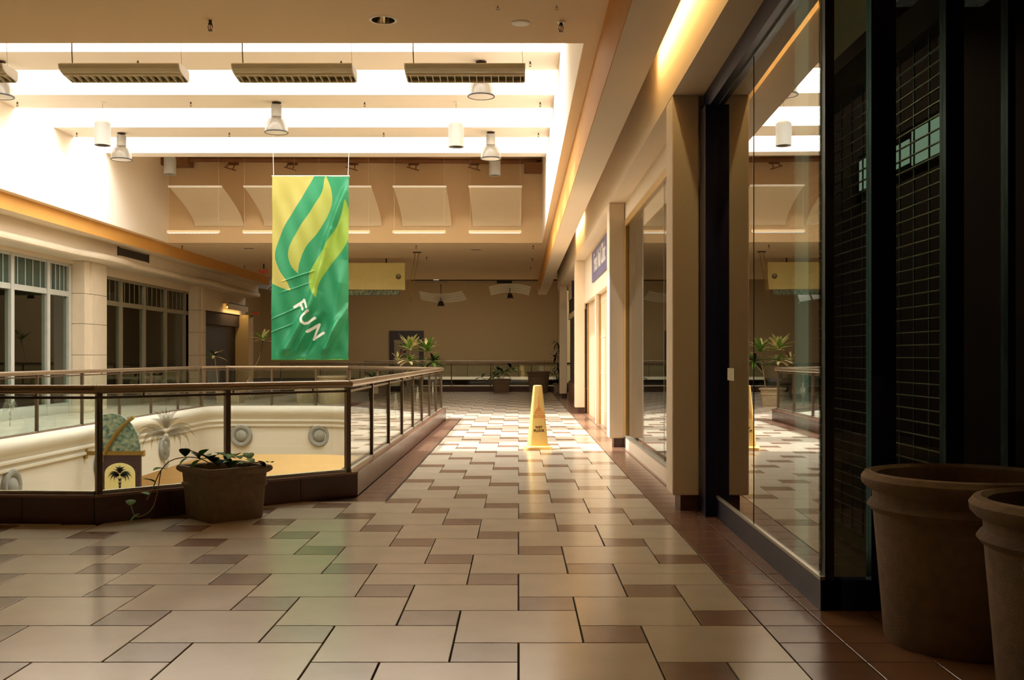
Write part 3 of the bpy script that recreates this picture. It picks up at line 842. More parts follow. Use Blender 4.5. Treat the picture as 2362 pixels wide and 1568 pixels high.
t = thing('cove_tube', 'warm light tube glowing above the dark doorway at far left', 'light', (-10.3, 37, 3.2))
MB().tube([(-10.4, 36.6, 3.1), (-10.4, 38.8, 3.1)], .03, 8).build('tube', 'tube', t)
MB().box(-10.44, -10.36, 36.6, 36.65, 3.1, 3.3).build('lamp_holder', 'lampwhite', t)
MB().box(-10.32, -10.29, 36.4, 39.0, 3.02, 3.24).box(-10.55, -10.29, 36.4, 39.0, 3.22, 3.24).build('valance', 'leftwall', t)
area('cove_glow', (-10.38, 37.7, 3.05), .06, 2.2, 8, (1, .74, .34), (0, 0, 0))
vg = thing('air_grille', 'dark louvred air grille in the plaster frieze at upper left', 'vent', (-10.05, 26.7, 3.98))
MB().box(-10.06, -10.03, 25.7, 27.75, 3.88, 4.07).build('grille_back', 'black', vg)
for i in range(7): MB().box(-10.03, -10.015, 25.7, 27.75, 3.89 + i * .026, 3.90 + i * .026).build('louvre', 'brownframe', vg)
MB().box(-10.035, -10.01, 25.66, 25.7, 3.86, 4.09).box(-10.035, -10.01, 27.75, 27.79, 3.86, 4.09).build('grille_frame', 'brownframe', vg)

# ------------------------------------------------------------------ far wall: door
dr = empty('door_1', (-6.9, 63.95, 0)); struct(dr, 'dark framed door in the far end wall')
y = 63.9
MB().box(-8.05, -7.75, y - .05, y + .1, 0, 2.4).box(-6.2, -5.92, y - .05, y + .1, 0, 2.4).box(-8.05, -5.92, y - .06, y + .1, 2.4, 2.93).build('door_frame', 'brownframe', dr)
MB().box(-7.75, -6.2, y, y + .1, 0, 2.4).build('door_leaf', 'door', dr)
MB().box(-7.4, -6.45, y - .03, y, 2.06, 2.14).build('notice_bar', 'brownframe', dr)
text_obj('letter', 're', .42, 'dark_ink', (-7.2, y - .01, 1.7), (1, 0, 0), (0, 0, 1), dr, offset=.02)
text_obj('letter', 'cu', .42, 'dark_ink', (-7.2, y - .01, 1.3), (1, 0, 0), (0, 0, 1), dr, offset=.02)
MB().box(-6.36, -6.28, y - .06, y, 1.0, 1.2).build('door_handle', 'chrome', dr)

# ------------------------------------------------------------------ banner
import numpy as np
BY = 21.3
bl, br_, bt, bb = (628 - VX) / F * BY, (805 - VX) / F * BY, H - (406 - VY) * BY / F, H - (829 - VY) * BY / F
ban = thing('hanging_banner', 'tall green and yellow banner with wavy leaf stripes reading FUN', 'banner', ((bl + br_) / 2, BY, bt))
def bez(pts, n=14):
    """closed outline from a list of (x, y) points, Catmull-Rom where flagged smooth"""
    out = []; N = len(pts)
    for i in range(N):
        p0, p1, p2, p3 = pts[i - 1], pts[i], pts[(i + 1) % N], pts[(i + 2) % N]
        if len(p1) > 2 or len(p2) > 2:
            pass
        a0 = p1 if len(p1) > 2 else p0
        a3 = p2 if len(p2) > 2 else p3
        for k in range(n):
            t = k / n
            f = lambda j: .5 * ((2 * p1[j]) + (-a0[j] + p2[j]) * t + (2 * a0[j] - 5 * p1[j] + 4 * p2[j] - a3[j]) * t * t + (-a0[j] + 3 * p1[j] - 3 * p2[j] + a3[j]) * t ** 3)
            out.append((f(0), f(1)))
    return out
# outlines in crop pixels of the photo (95..682 across, 88..1495 down); a third element marks a corner
S1 = bez([(80, 60, 1), (428, 60, 1), (400, 120), (300, 290), (185, 480), (118, 680), (150, 800), (205, 885), (244, 968, 1), (170, 945), (80, 905, 1)])
S2 = bez([(505, 82, 1), (545, 190), (548, 310), (470, 480), (350, 640), (308, 750), (296, 836, 1), (240, 770), (222, 660), (290, 510), (400, 340), (475, 210), (494, 110)])
S3 = bez([(652, 268, 1), (668, 300), (690, 380, 1), (690, 560, 1), (640, 650), (520, 810), (462, 920), (440, 1022, 1), (385, 940), (378, 840), (430, 740), (540, 570), (612, 430)])
def inside(px, py, poly):
    r = np.zeros(px.shape, bool); n = len(poly)
    for i in range(n):
        x1, y1 = poly[i - 1]; x2, y2 = poly[i]
        if y1 == y2: continue
        c = ((y1 > py) != (y2 > py)) & (px < (x2 - x1) * (py - y1) / (y2 - y1) + x1); r ^= c
    return r
def near_seg(px, py, a, b, wd):
    ax, ay = a; bx, by = b; L2 = (bx - ax) ** 2 + (by - ay) ** 2
    t = np.clip(((px - ax) * (bx - ax) + (py - ay) * (by - ay)) / L2, 0, 1)
    return (px - ax - t * (bx - ax)) ** 2 + (py - ay - t * (by - ay)) ** 2 < wd * wd
NX, NZ = 240, 560
u = np.linspace(0, 1, NX + 1); v = np.linspace(0, 1, NZ + 1)
U, W_ = np.meshgrid(u, v)
PX = 95 + U * 587; PY = 88 + W_ * 1407
col = np.zeros(U.shape + (4,)); col[..., 3] = 1
col[...] = lin((22, 118, 74))
col[inside(PX, PY, S1)] = lin((156, 148, 72))
col[inside(PX, PY, S2)] = lin((144, 148, 64))
col[inside(PX, PY, S3)] = lin((122, 150, 48))
wl_ = lin((206, 202, 192))
mask = np.zeros(U.shape, bool)
# F, U, N strokes, climbing down to the right
segs = [((268, 1092), (345, 1040)), ((340, 1038), (372, 1095)), ((309, 1065), (334, 1110)),
        ((385, 1122), (336, 1158)), ((336, 1158), (326, 1180)), ((326, 1180), (335, 1205)), ((335, 1205), (352, 1220)), ((352, 1220), (380, 1215)), ((380, 1215), (430, 1178)),
        ((372, 1282), (456, 1226)), ((456, 1226), (412, 1342)), ((412, 1342), (494, 1292))]
for a, b in segs: mask |= near_seg(PX, PY, a, b, 9.5)
col[mask] = wl_
# folds
def ridge(x0, y0, x1, y1, wd, amp):
    dx, dy = x1 - x0, y1 - y0; L = math.hypot(dx, dy); t = ((PX - x0) * dx + (PY - y0) * dy) / (L * L)
    dist = ((PX - x0) * dy - (PY - y0) * dx) / L
    env = np.clip(np.minimum(t * 3 + .5, (1.2 - t) * 3), 0, 1)
    return amp * np.exp(-(dist / wd) ** 2) * env
D = ridge(680, 130, 530, 560, 26, .07) + ridge(540, 560, 400, 1050, 34, .07) + ridge(420, 1040, 180, 1480, 40, .08)
D += ridge(660, 1120, 490, 1460, 26, .075) + ridge(640, 820, 560, 1350, 40, .05) + ridge(420, 1180, 260, 1470, 18, .04) - ridge(480, 1180, 330, 1490, 30, .05)
D += ridge(90, 1190, 330, 1080, 5, .008) + ridge(90, 1290, 260, 1220, 5, .007) + ridge(200, 890, 400, 820, 5, .012) + ridge(180, 980, 380, 910, 5, .006)
D += .012 * np.sin(PX / 60 + PY / 190) + .006 * np.sin(PX / 23 - PY / 70)
D *= np.clip(W_ * 7, .1, 1) * np.clip((1 - W_) * 18, .25, 1)
slant = -.016 * W_
D *= 2.4
XX = bl + U * (br_ - bl) + slant - .02 * W_ * (1 - U) * 0 ; ZZ = bt + W_ * (bb - bt); YY = BY - D
loc = np.array(ban.location)
vs = np.stack([XX - loc[0], YY - loc[1], ZZ - loc[2]], -1).reshape(-1, 3)
idx = np.arange((NZ + 1) * (NX + 1)).reshape(NZ + 1, NX + 1)
quads = np.stack([idx[:-1, :-1], idx[1:, :-1], idx[1:, 1:], idx[:-1, 1:]], -1).reshape(-1, 4)
me = bpy.data.meshes.new('cloth')
me.vertices.add(len(vs)); me.vertices.foreach_set('co', vs.ravel())
me.loops.add(quads.size); me.loops.foreach_set('vertex_index', quads.ravel())
me.polygons.add(len(quads)); me.polygons.foreach_set('loop_start', np.arange(len(quads)) * 4)
me.update(calc_edges=True)
me.polygons.foreach_set('use_smooth', np.ones(len(quads), bool))
ca = me.color_attributes.new('print', 'FLOAT_COLOR', 'POINT'); ca.data.foreach_set('color', col.reshape(-1))
mm = bpy.data.materials.new('banner_print'); mm.use_nodes = True
nt = mm.node_tree; b = nt.nodes['Principled BSDF']; b.inputs['Roughness'].default_value = .55
at = nt.nodes.new('ShaderNodeAttribute'); at.attribute_name = 'print'
nt.links.new(at.outputs['Color'], b.inputs['Base Color'])
tr = nt.nodes.new('ShaderNodeBsdfTranslucent'); nt.links.new(at.outputs['Color'], tr.inputs[0])
mx = nt.nodes.new('ShaderNodeMixShader'); mx.inputs[0].default_value = .12
nt.links.new(b.outputs[0], mx.inputs[1]); nt.links.new(tr.outputs[0], mx.inputs[2]); nt.links.new(mx.outputs[0], nt.nodes['Material Output'].inputs[0])
me.materials.append(mm)
o = bpy.data.objects.new('cloth', me); o.parent = ban; C.objects.link(o)
MB().tube([(bl - .01, BY + .012, bt), (br_ + .01, BY + .012, bt)], .014, 8).build('top_pole', 'fabric_wire', ban, smooth=True)
MB().tube([(bl - .02, BY + .012, bb), (br_ - .01, BY + .012, bb)], .012, 8).build('bottom_pole', 'leaf', ban, smooth=True)
for px, px2 in ((631, 629), (803, 806)):
    a = py_(px, 405, BY); MB().tube([a, ((px2 - VX) / F * BY, BY, ZB - .006)], .006, 6).build('hanging_wire', 'fabric_wire', ban)

# ------------------------------------------------------------------ wet floor cone
cn = thing('wet_floor_cone', 'tall yellow four-sided wet floor cone standing on the walkway tiles', 'safety cone', (.275, 14.72, 0), .14)
cb = MB()
cb.sqlathe([(0, 0), (.185, 0), (.188, .012), (.186, .04), (.165, .055), (.135, .056)], cr=.25)
cb.build('base', 'yellow', cn, smooth=True, local=True)
cb = MB().sqlathe([(.137, .05), (.06, .885), (.055, .912), (.04, .918), (0, .918)], cr=.22)
cb.build('body', 'yellow', cn, smooth=True, local=True)
inv = wmat(cn)
def cone_face(z, off): # point on the front face, leaning with it
    hw = .137 + (.06 - .137) * (z - .05) / .835
    return inv @ Vector((off, -hw - .0015, z))
upv = (inv.to_3x3() @ Vector((0, .077 / .835, 1))).normalized(); rgt = inv.to_3x3() @ Vector((1, 0, 0))
text_obj('caution_lettering', 'CAUTION', .062, 'red_ink', cone_face(.47, 0), rgt, upv, cn, sx=.56, sy=1.05, extrude=.001)
text_obj('warning_lettering', 'WET\nFLOOR', .052, 'dark_ink', cone_face(.295, 0), rgt, upv, cn, sx=.92, sy=.92, offset=.0022, extrude=.001)
tri = MB()
A1, B1, C1 = cone_face(.625, 0), cone_face(.52, -.062), cone_face(.52, .062)
for p, q in ((A1, B1), (B1, C1), (C1, A1)): tri.beam(p, q, .004, .003, up=upv)
tri.beam(A1, cone_face(.76, 0), .004, .003, up=rgt)
for a, b2 in (((.0, .595), (-.012, .575)), ((-.012, .575), (.012, .56)), ((.012, .56), (-.018, .55)), ((-.018, .55), (-.026, .54)), ((.012, .56), (.02, .538)), ((.0, .585), (.018, .572)), ((.018, .572), (.02, .555)), ((.02, .538), (.005, .533))):
    tri.beam(cone_face(a[1], a[0]), cone_face(b2[1], b2[0]), .004, .003, up=upv)
tri.build('slip_symbol', 'red_ink', cn)
# side face lettering
def cone_side(z, off):
    hw = .137 + (.06 - .137) * (z - .05) / .835
    return inv @ Vector((hw + .0015, off, z))
text_obj('caution_lettering', 'CAUTION', .062, 'red_ink', cone_side(.47, 0), inv.to_3x3() @ Vector((0, 1, 0)), (inv.to_3x3() @ Vector((-.092, 0, 1))), cn, sx=.56, extrude=.001)
text_obj('warning_lettering', 'WET\nFLOOR', .052, 'dark_ink', cone_side(.295, 0), inv.to_3x3() @ Vector((0, 1, 0)), (inv.to_3x3() @ Vector((-.092, 0, 1))), cn, sx=.92, offset=.0022, extrude=.001)

# ------------------------------------------------------------------ pots and planters
POTP = [(0, 0), (.34, 0), (.352, .02), (.385, .42), (.40, .60), (.415, .612), (.428, .63), (.415, .65), (.402, .66), (.405, .70), (.43, .712), (.452, .735), (.455, .762), (.438, .785), (.41, .79), (.385, .775), (.37, .70), (.36, .60)]
def round_pot(label, x, y, s=1.0, m='pot', group='round stone pots', empty_pot=True):
    t = thing('stone_pot', label, 'pot', (x, y, 0), group=group)
    MB().lathe([(r * s, z * s) for r, z in POTP], n=56).build('pot_body', m, t, smooth=True, local=True)
    MB().lathe([(0.0, .60 * s), (.2 * s, .61 * s), (.362 * s, .6 * s)], n=40).build('soil', 'soil', t, smooth=True, local=True)
    return t
round_pot('wide round stone pot, the whole one at lower right', 2.075, 4.78)
round_pot('round stone pot cut off by the right picture edge', 2.19, 3.86)
round_pot('tall empty stone pot behind the yellow cone by the far railing', .745, 38.05, .98)
round_pot('stone pot on the far walkway under the banner', -5.25, 28.8, 1.0, 'pot2')

def square_planter(label, x, y, rot, s=1.0, m='pot', hgt=.45, aspect=1.0):
    t = thing('square_planter', label, 'planter', (x, y, 0), rot, 'square stone planters')
    pr = [(0, 0), (.235, 0), (.243, .012), (.258, .27), (.268, .278), (.275, .29), (.27, .302), (.262, .31), (.268, .385), (.285, .392), (.305, .41), (.308, .43), (.298, .447), (.28, .45), (.262, .44), (.255, .39), (.25, .36)]
    MB().sqlathe([(r * s, z * s * hgt / .45) for r, z in pr], cr=.16, aspect=aspect).build('planter_body', m, t, smooth=True, local=True)
    MB().sqlathe([(0, .385 * s * hgt / .45), (.253 * s, .38 * s * hgt / .45)], cr=.16, aspect=aspect).build('soil', 'soil', t, local=True)
    return t
p_ivy = square_planter('square stone planter holding trailing ivy against the near curb', -2.43, 8.47, math.radians(43.2), .97)
p_far = square_planter('square planter with leafy shrub in front of the far railing', -.64, 37.9, .1, 1.12)
p_var = square_planter('square planter holding the variegated plants behind the far end of the railing', -2.78, 27.6, .3, 1.1, 'pot2')
p_thin = square_planter('beige planter on the far left walkway holding the thin-stemmed plants', -8.15, 29.0, 0, 1.3, 'pot2', .32)
p_box = square_planter('low empty beige planter beside the far walkway pot', -6.1, 29.6, 0, 1.05, 'pot2', .36)
p_dark = square_planter('planter half hidden by the fourth pilaster with the tall dark plant', 1.47, 35.6, 0, .9)

def leaf_mesh(L, wd, fold=.25, droop=.25, n=6):
    vs = []; fs = []
    for i in range(n + 1):
        t = i / n; ww = wd * math.sin(PI * min(1, t * .94 + .06)) ** .8 * (1 if t < .98 else .1); x = L * t; z = -droop * L * t * t
        vs += [(x, -ww / 2, z + fold * ww / 2), (x, 0, z), (x, ww / 2, z + fold * ww / 2)]
    for i in range(n):
        a = i * 3; fs += [(a, a + 3, a + 4, a + 1), (a + 1, a + 4, a + 5, a + 2)]
    return vs, fs
def leaf(parent, base, az, el, L, wd, m, droop=.25, name='leaf'):
    v, f = leaf_mesh(L, wd, droop=droop)
    R = Matrix.Translation(base) @ Matrix.Rotation(az, 4, 'Z') @ Matrix.Rotation(-el, 4, 'Y')
    return MB().add([R @ Vector(p) for p in v], f).build(name, m, parent, smooth=True)
# ivy
ivy = thing('ivy_plant', 'trailing green ivy with round leaves in the near planter', 'plant', (-2.45, 8.45, .37))
rnd = random.Random(3)
runner = [[(-2.42, 8.45, .37), (-2.6, 8.35, .5), (-2.78, 8.28, .5), (-2.86, 8.2, .42), (-2.9, 8.12, .28), (-2.93, 8.08, .2)],
          [(-2.42, 8.45, .37), (-2.55, 8.4, .5), (-2.72, 8.36, .58)], [(-2.3, 8.4, .37), (-2.2, 8.3, .46), (-2.08, 8.35, .47)], [(-2.86, 8.2, .42), (-2.87, 8.05, .15), (-2.98, 8.0, .08), (-3.02, 7.98, .18)]]
def smooth_path(p, n=5):
    p = [Vector(q) for q in p]; out = []
    for i in range(len(p) - 1):
        a, b, c, d = p[max(0, i - 1)], p[i], p[i + 1], p[min(len(p) - 1, i + 2)]
        for k in range(n):
            t = k / n; out.append(.5 * ((2 * b) + (c - a) * t + (2 * a - 5 * b + 4 * c - d) * t * t + (3 * b - a - 3 * c + d) * t ** 3))
    return out + [p[-1]]
for r in runner: MB().tube(smooth_path(r), .0045, 6).build('vine', 'stem', ivy)
spots = [(-2.72, 8.34, .58, .11), (-2.66, 8.32, .55, .10), (-2.54, 8.38, .57, .11), (-2.5, 8.33, .5, .12), (-2.58, 8.3, .49, .10), (-2.46, 8.3, .47, .12), (-2.36, 8.33, .5, .12), (-2.3, 8.36, .45, .11), (-2.24, 8.3, .46, .1), (-2.12, 8.35, .48, .09),
         (-2.42, 8.26, .45, .11), (-2.54, 8.27, .45, .1), (-2.84, 8.22, .43, .1), (-2.89, 8.14, .33, .1), (-2.92, 8.08, .24, .09), (-3.02, 7.98, .17, .09), (-2.96, 8.0, .1, .11), (-2.7, 8.36, .5, .09), (-2.35, 8.55, .46, .12), (-2.55, 8.52, .47, .11), (-2.02, 8.4, .46, .08), (-2.48, 8.42, .52, .1)]
for _ in range(16): spots.append((-2.43 + rnd.uniform(-.2, .2), 8.47 + rnd.uniform(-.2, .2), rnd.uniform(.42, .52), rnd.uniform(.09, .13)))
for x, y, z, L in spots: leaf(ivy, (x, y, z), rnd.uniform(0, 6.3), rnd.uniform(-.5, .7), L, L * .85, 'leaf' if rnd.random() < .75 else 'leaf_d', .3)

def crown(parent, c, n, L, wd, mats, el=(.1, 1.2), seed=1):
    r = random.Random(seed)
    for i in range(n):
        az = 2 * PI * i * .382 + r.uniform(-.3, .3); e = el[0] + (el[1] - el[0]) * (i / max(1, n - 1)) ** .8
        l = L * r.uniform(.8, 1.1)
        leaf(parent, (c[0], c[1], c[2] + .05 * i / n), az, e, l, wd * r.uniform(.85, 1.15), r.choice(mats), r.uniform(.15, .4))
def thin_stem(parent, pts, r=.014): MB().tube(pts, r, 6, r * .7).build('stem', 'stem', parent, smooth=True)
va = thing('croton_plant', 'variegated pink and green plant, the left and taller of the pair', 'plant', (-2.9, 27.5, .4))
q1 = py_(946, 808, 27.5); q2 = py_(944, 833, 27.45); q5 = py_(918, 832, 27.6)
thin_stem(va, [(-2.88, 27.5, .4), (-2.9, 27.5, 1.0), tuple(q1)])
thin_stem(va, [(-2.84, 27.5, .4), tuple(q5)], .01)
crown(va, q1, 32, .5, .11, ['leaf_v', 'leaf_v', 'leaf', 'leaf_v'], seed=4)
crown(va, q2, 20, .42, .1, ['leaf_v', 'leaf', 'leaf'], (-.2, .6), seed=5)
crown(va, q5, 7, .3, .07, ['leaf_r', 'leaf_r', 'leaf_v'], (.1, 1.3), seed=6)
vb = thing('croton_plant', 'variegated green plant, the right one leaning over the railing end', 'plant', (-2.55, 27.6, .4))
q3 = py_(985, 812, 27.6); q4 = py_(1000, 836, 27.7)
thin_stem(vb, [(-2.6, 27.6, .4), (-2.52, 27.6, 1.0), tuple(q3)])
thin_stem(vb, [(-2.5, 27.6, .9), tuple(q4)], .012)
crown(vb, q3, 28, .46, .1, ['leaf_v', 'leaf', 'leaf_v', 'leaf'], seed=7)
crown(vb, q4, 20, .4, .1, ['leaf', 'leaf', 'leaf_d'], (-.3, .8), seed=9)
vc = thing('thin_plant', 'lanky pale-edged plant on a bent stem just left of the banner', 'plant', (-7.9, 29.0, .3))
q = py_(607, 786, 29.0); thin_stem(vc, [(-7.95, 29, .28), py_(575, 872, 29), py_(598, 825, 29), q], .012)
crown(vc, q, 12, .42, .09, ['leaf_v', 'leaf_v', 'leaf'], (.05, 1.1), seed=11)
vd = thing('thin_plant', 'small lanky plant in front of the black doorway', 'plant', (-8.45, 29.0, .3))
q = py_(495, 822, 29.0); thin_stem(vd, [(-8.5, 29, .28), py_(501, 870, 29), q], .012)
crown(vd, q, 9, .38, .08, ['leaf_v', 'leaf', 'leaf_d'], (-.1, .7), seed=12)
ve = thing('leafy_shrub', 'leafy green shrub spilling from the far square planter', 'plant', (-.64, 37.9, .45))
for i, (px, py, n, L) in enumerate(((1142, 868, 9, .42), (1160, 858, 10, .42), (1178, 850, 8, .4), (1150, 856, 7, .36), (1112, 872, 4, .42))):
    q = py_(px, py, 37.7); thin_stem(ve, [(-.64, 37.8, .44), q], .012); crown(ve, q, n, L, .12, ['leaf', 'leaf_d', 'leaf'], (-.4, .7), seed=20 + i)
vf = thing('cane_palm', 'tall dark cane plant beside the fourth pilaster', 'plant', (1.4, 35.5, .4))
for i, (px, py, n) in enumerate(((1284, 790, 9), (1282, 820, 12), (1286, 848, 12), (1284, 870, 10), (1289, 808, 8))):
    q = py_(px, py, 35.4); thin_stem(vf, [(1.42, 35.45, .38), q], .014); crown(vf, q, n, .36, .05, ['leaf_d'], (-1.1, .5), seed=30 + i)
vg2 = thing('leafy_shrub', 'dark low shrub seen through the far balustrade', 'plant', (-4.3, 31.3, 0))
square = MB().sqlathe([(0, 0), (.2, 0), (.24, .4), (.26, .42), (.22, .42), (0, .38)]).build('planter_body', 'pot', vg2, local=True)
q = py_(862, 872, 31.3); crown(vg2, (q.x, q.y, .62), 14, .42, .1, ['leaf_d', 'leaf'], (-.2, .9), seed=41)
thin_stem(vg2, [(q.x, q.y, .38), (q.x, q.y, .64)])

# ------------------------------------------------------------------ ceiling lights
def highbay(label, x, y):
    t = thing('bell_pendant_lamp', label, 'pendant lamp', (x, y, ZB - .006), group='bell-shaped pendant lamps under the beams')
    MB().lathe([(0, 0), (.085, 0), (.085, -.02), (.03, -.03), (.03, -.05), (0, -.05)], n=20).build('canopy', 'brownframe', t, local=True)
    MB().lathe([(0, -.045), (.088, -.05), (.096, -.06), (.096, -.27), (.09, -.275)], n=24).build('ballast_housing', 'lampgrey', t, smooth=True, local=True)
    MB().lathe([(.092, -.27), (.11, -.29), (.15, -.33), (.182, -.39), (.2, -.45), (.208, -.545)], n=36).build('bell_shade', 'lampglass', t, smooth=True, local=True)
    MB().lathe([(.06, -.28), (.10, -.32), (.14, -.40), (.155, -.53)], n=24).build('inner_reflector', 'lampglass', t, smooth=True, local=True)
    MB().lathe([(.204, -.54), (.217, -.545), (.217, -.562), (.204, -.565), (.200, -.553), (.204, -.54)], n=36).build('rim', 'black', t, local=True)
    MB().lathe([(0, -.575), (.12, -.57), (.205, -.556)], n=36).build('lens', 'lampwhite', t, smooth=True, local=True)
    return t
HB = [(-8.2, 16.2, 'bell pendant lamp cut off by the left picture edge'), (-.59, 16.2, 'bell pendant lamp behind the rightmost hanging strip light'), (-4.44, 18.8, 'bell pendant lamp above the green banner'),
      (-8.29, 21.4, 'bell pendant lamp at left, beside the hanging white cylinder'), (-.577, 21.3, 'bell pendant lamp at right, in front of the far white cylinder')]
hb0 = None
for x, y, lb_ in HB:
    if hb0 is None: hb0 = highbay(lb_, x, y)
    else:
        c = copy_tree(hb0); c.location = (x, y, ZB - .006); c['label'] = lb_
def cyl(label, x, y, ztop, L, cord, zceil):
    t = thing('cylinder_pendant', label, 'pendant lamp', (x, y, zceil), group='white cylinder pendants')
    z0 = ztop - zceil
    MB().lathe([(0, z0 + .03), (.115, z0 + .03), (.12, z0 + .02), (.12, z0)], n=32).build('top_cap', 'fixture', t, local=True)
    MB().lathe([(0.0, z0), (.143, z0), (.143, z0 - L), (.135, z0 - L), (.13, z0 - L + .06)], n=36).build('cylinder_body', 'lampgrey', t, smooth=True, local=True)
    MB().lathe([(0, z0 - L + .03), (.134, z0 - L + .03)], n=36).build('dark_baffle', 'black', t, local=True)
    MB().tube([(0, 0, 0), (0, 0, z0 + .03)], .004, 6).build('cord', 'darkcable', t, local=True)
    MB().lathe([(0, 0), (.06, 0), (.06, -.012), (0, -.02)], n=20).build('canopy', 'lampwhite', t, local=True)
cyl('white cylinder pendant hanging at left under the second beam', -7.63, 18.8, 5.60, .40, .4, ZB - .006)
cyl('white cylinder pendant hanging at right under the second beam', -1.145, 18.8, 5.57, .40, .4, ZB - .006)
cyl('far white cylinder pendant against the brown pipe at left', -8.5, 25.0, 6.17, .40, .3, 6.78)
cyl('far white cylinder pendant against the brown pipe at right', -.58, 25.0, 6.10, .36, .3, 6.78)

def strip_light(label, xc, y, z, L, group, cords, flip=1):
    """louvred linear fixture: curved housing, cross blades, round end caps, two cords"""
    t = thing('strip_light', label, 'strip light', (xc, y, z), group=group)
    sec = [(-.05, .02), (-.105, .035), (-.145, .06), (-.165, .1), (-.15, .115), (.16, .115), (.185, .085), (.18, .03), (.165, -.006)]
    vs = []; fs = []
    for x in (-L / 2, L / 2):
        for a, b_ in sec: vs.append((x, a, b_))
    k = len(sec)
    for j in range(k - 1): fs.append((j, k + j, k + j + 1, j + 1))
    MB().add(vs, fs).build('housing', 'fixture', t, local=True)
    MB().beam((-L / 2, -.052, .016), (L / 2, -.052, .016), .012, .02).beam((-L / 2, .16, -.004), (L / 2, .16, -.004), .012, .02).build('louvre_side', 'louvre', t, local=True)
    n = 16
    for i in range(n):
        x = -L / 2 + L * (i + .5) / n
        MB().beam((x, -.05, .022), (x, .16, .004), .006, .035).build('louvre_blade', 'louvre', t, local=True)
    MB().box(-L / 2, L / 2, -.05, .16, .045, .055).build('lamp_tray', 'fixture', t, local=True)
    for sx in (-1, 1):
        o_ = MB(); pts_ = sec
        x = sx * L / 2; m_ = len(pts_)
        o_.add([(x, a, b_) for a, b_ in pts_] + [(x + sx * .012, a, b_) for a, b_ in pts_], [tuple(range(m_)), tuple(range(m_, 2 * m_))] + [(i, (i + 1) % m_, m_ + (i + 1) % m_, m_ + i) for i in range(m_)])
        o_.build('end_cap', 'lampwhite', t, local=True)
    for dx, mm_ in cords:
        MB().tube([(dx * L, 0, .11), (dx * L - .01, 0, .3), (dx * L - .012, 0, 6.9 - z if y < 13 else 6.78 - z)], .007 if mm_ == 'darkcable' else .003, 6).build('cord', mm_, t, local=True)
    return t
for i, (xc, lb_) in enumerate(((-6.2, 'grey louvred strip light showing only its end at the left edge'), (-4.3, 'grey louvred strip light, left of the three whole ones in the skylight'), (-2.44, 'grey louvred strip light, middle of the three in the skylight'), (-.578, 'grey louvred strip light at right, crossing a bell lamp'))):
    strip_light(lb_, xc, 11.18, 4.372, 1.28, 'strip lights along the near edge of the skylight', ((-.44, 'darkcable'), (.49, 'fabric_wire')))
XS = [-8.08, -6.2, -4.35, -2.47, -.58]
nm = ['leftmost', 'second', 'third', 'fourth', 'rightmost']
for x, n_ in zip(XS, nm):
    t = thing('uplight_strip', '%s slim white strip light below the curved panels on the well wall' % n_, 'strip light', (x, 25.5, 4.42), group='slim strip lights under the reflector panels')
    MB().bbox(-.66, .66, -.05, .05, -.035, .045, .01).build('housing', 'soffit', t, local=True)
    MB().box(-.62, .62, -.054, -.044, -.036, -.018).build('lamp_slot', 'whitestrip', t, local=True)
    for k in range(12): MB().box(-.6 + k * .105, -.595 + k * .105, -.045, .045, -.046, -.035).build('louvre_blade', 'louvre', t, local=True)
    for dx in (-.62, .62): MB().tube([(dx, 0, .06), (dx, 0, 2.36)], .0022, 5).build('cord', 'fabric_wire', t, local=True)
    p = thing('reflector_panel', '%s curved cream reflector panel on the far well wall' % n_, 'reflector panel', (x, 27.66, 4.85), group='curved reflector panels')
    vs = []; fs = []; N = 14
    for i in range(N + 1):
        a = i / N; zz = .0 + .72 * a ** .85; yy = -(2.05 * a ** 1.5)
        vs += [(-.66, yy, zz), (.66, yy, zz), (-.66, yy + .02, zz + .012), (.66, yy + .02, zz + .012)]
    for i in range(N):
        b0 = i * 4
        fs += [(b0, b0 + 4, b0 + 5, b0 + 1), (b0 + 2, b0 + 3, b0 + 7, b0 + 6), (b0, b0 + 2, b0 + 6, b0 + 4), (b0 + 1, b0 + 5, b0 + 7, b0 + 3)]
    MB().add(vs, fs).build('panel_sheet', 'sail', p, smooth=True, local=True)
    MB().box(-.67, .67, -2.08, -2.04, .70, .745).build('top_edge', 'lampwhite', p, local=True)

# brown pipe and brackets on the far well wall
pp = thing('service_pipe', 'brown service pipe across the top of the far well wall', 'pipe', (-4.4, 27.3, 6.55))
MB().tube([(-9.2, 27.3, 6.58), (.5, 27.3, 6.52)], .07, 12).build('pipe_run', 'pipe', pp, smooth=True)
MB().tube([(-9.2, 27.15, 6.7), (.5, 27.15, 6.66)], .03, 8).build('conduit', 'pipe', pp, smooth=True)
MB().box(-9.75 + .29, -8.75, 27.1, 27.6, 6.4, 6.6).build('end_box', 'pipe', pp)
MB().box(.15, .63, 27.1, 27.6, 6.25, 6.46).build('end_box', 'pipe', pp)
brk = None
for i, px in enumerate((530, 668, 809, 950, 1091, 1234)):
    q = py_(px, 385, 27.4)
    lb_ = 'small brown strut bracket on the far well wall, %s from left' % ['first', 'second', 'third', 'fourth', 'fifth', 'sixth'][i]
    if brk is None:
        brk = thing('strut_bracket', lb_, 'bracket', tuple(q), group='strut brackets on the well wall')
        MB().beam((-.08, .25, .16), (-.06, -.1, -.02), .025, .025).build('strut', 'pipe', brk, local=True)
        MB().beam((.1, .25, .2), (.12, -.15, -.1), .025, .025).build('strut', 'pipe', brk, local=True)
        MB().beam((-.12, -.1, -.02), (.2, -.15, -.12), .03, .03).build('cross_bar', 'pipe', brk, local=True)
        MB().box(-.12, .16, .26, .3, .1, .25).build('wall_plate', 'pipe', brk, local=True)
    else:
        c = copy_tree(brk); c.location = q; c['label'] = lb_

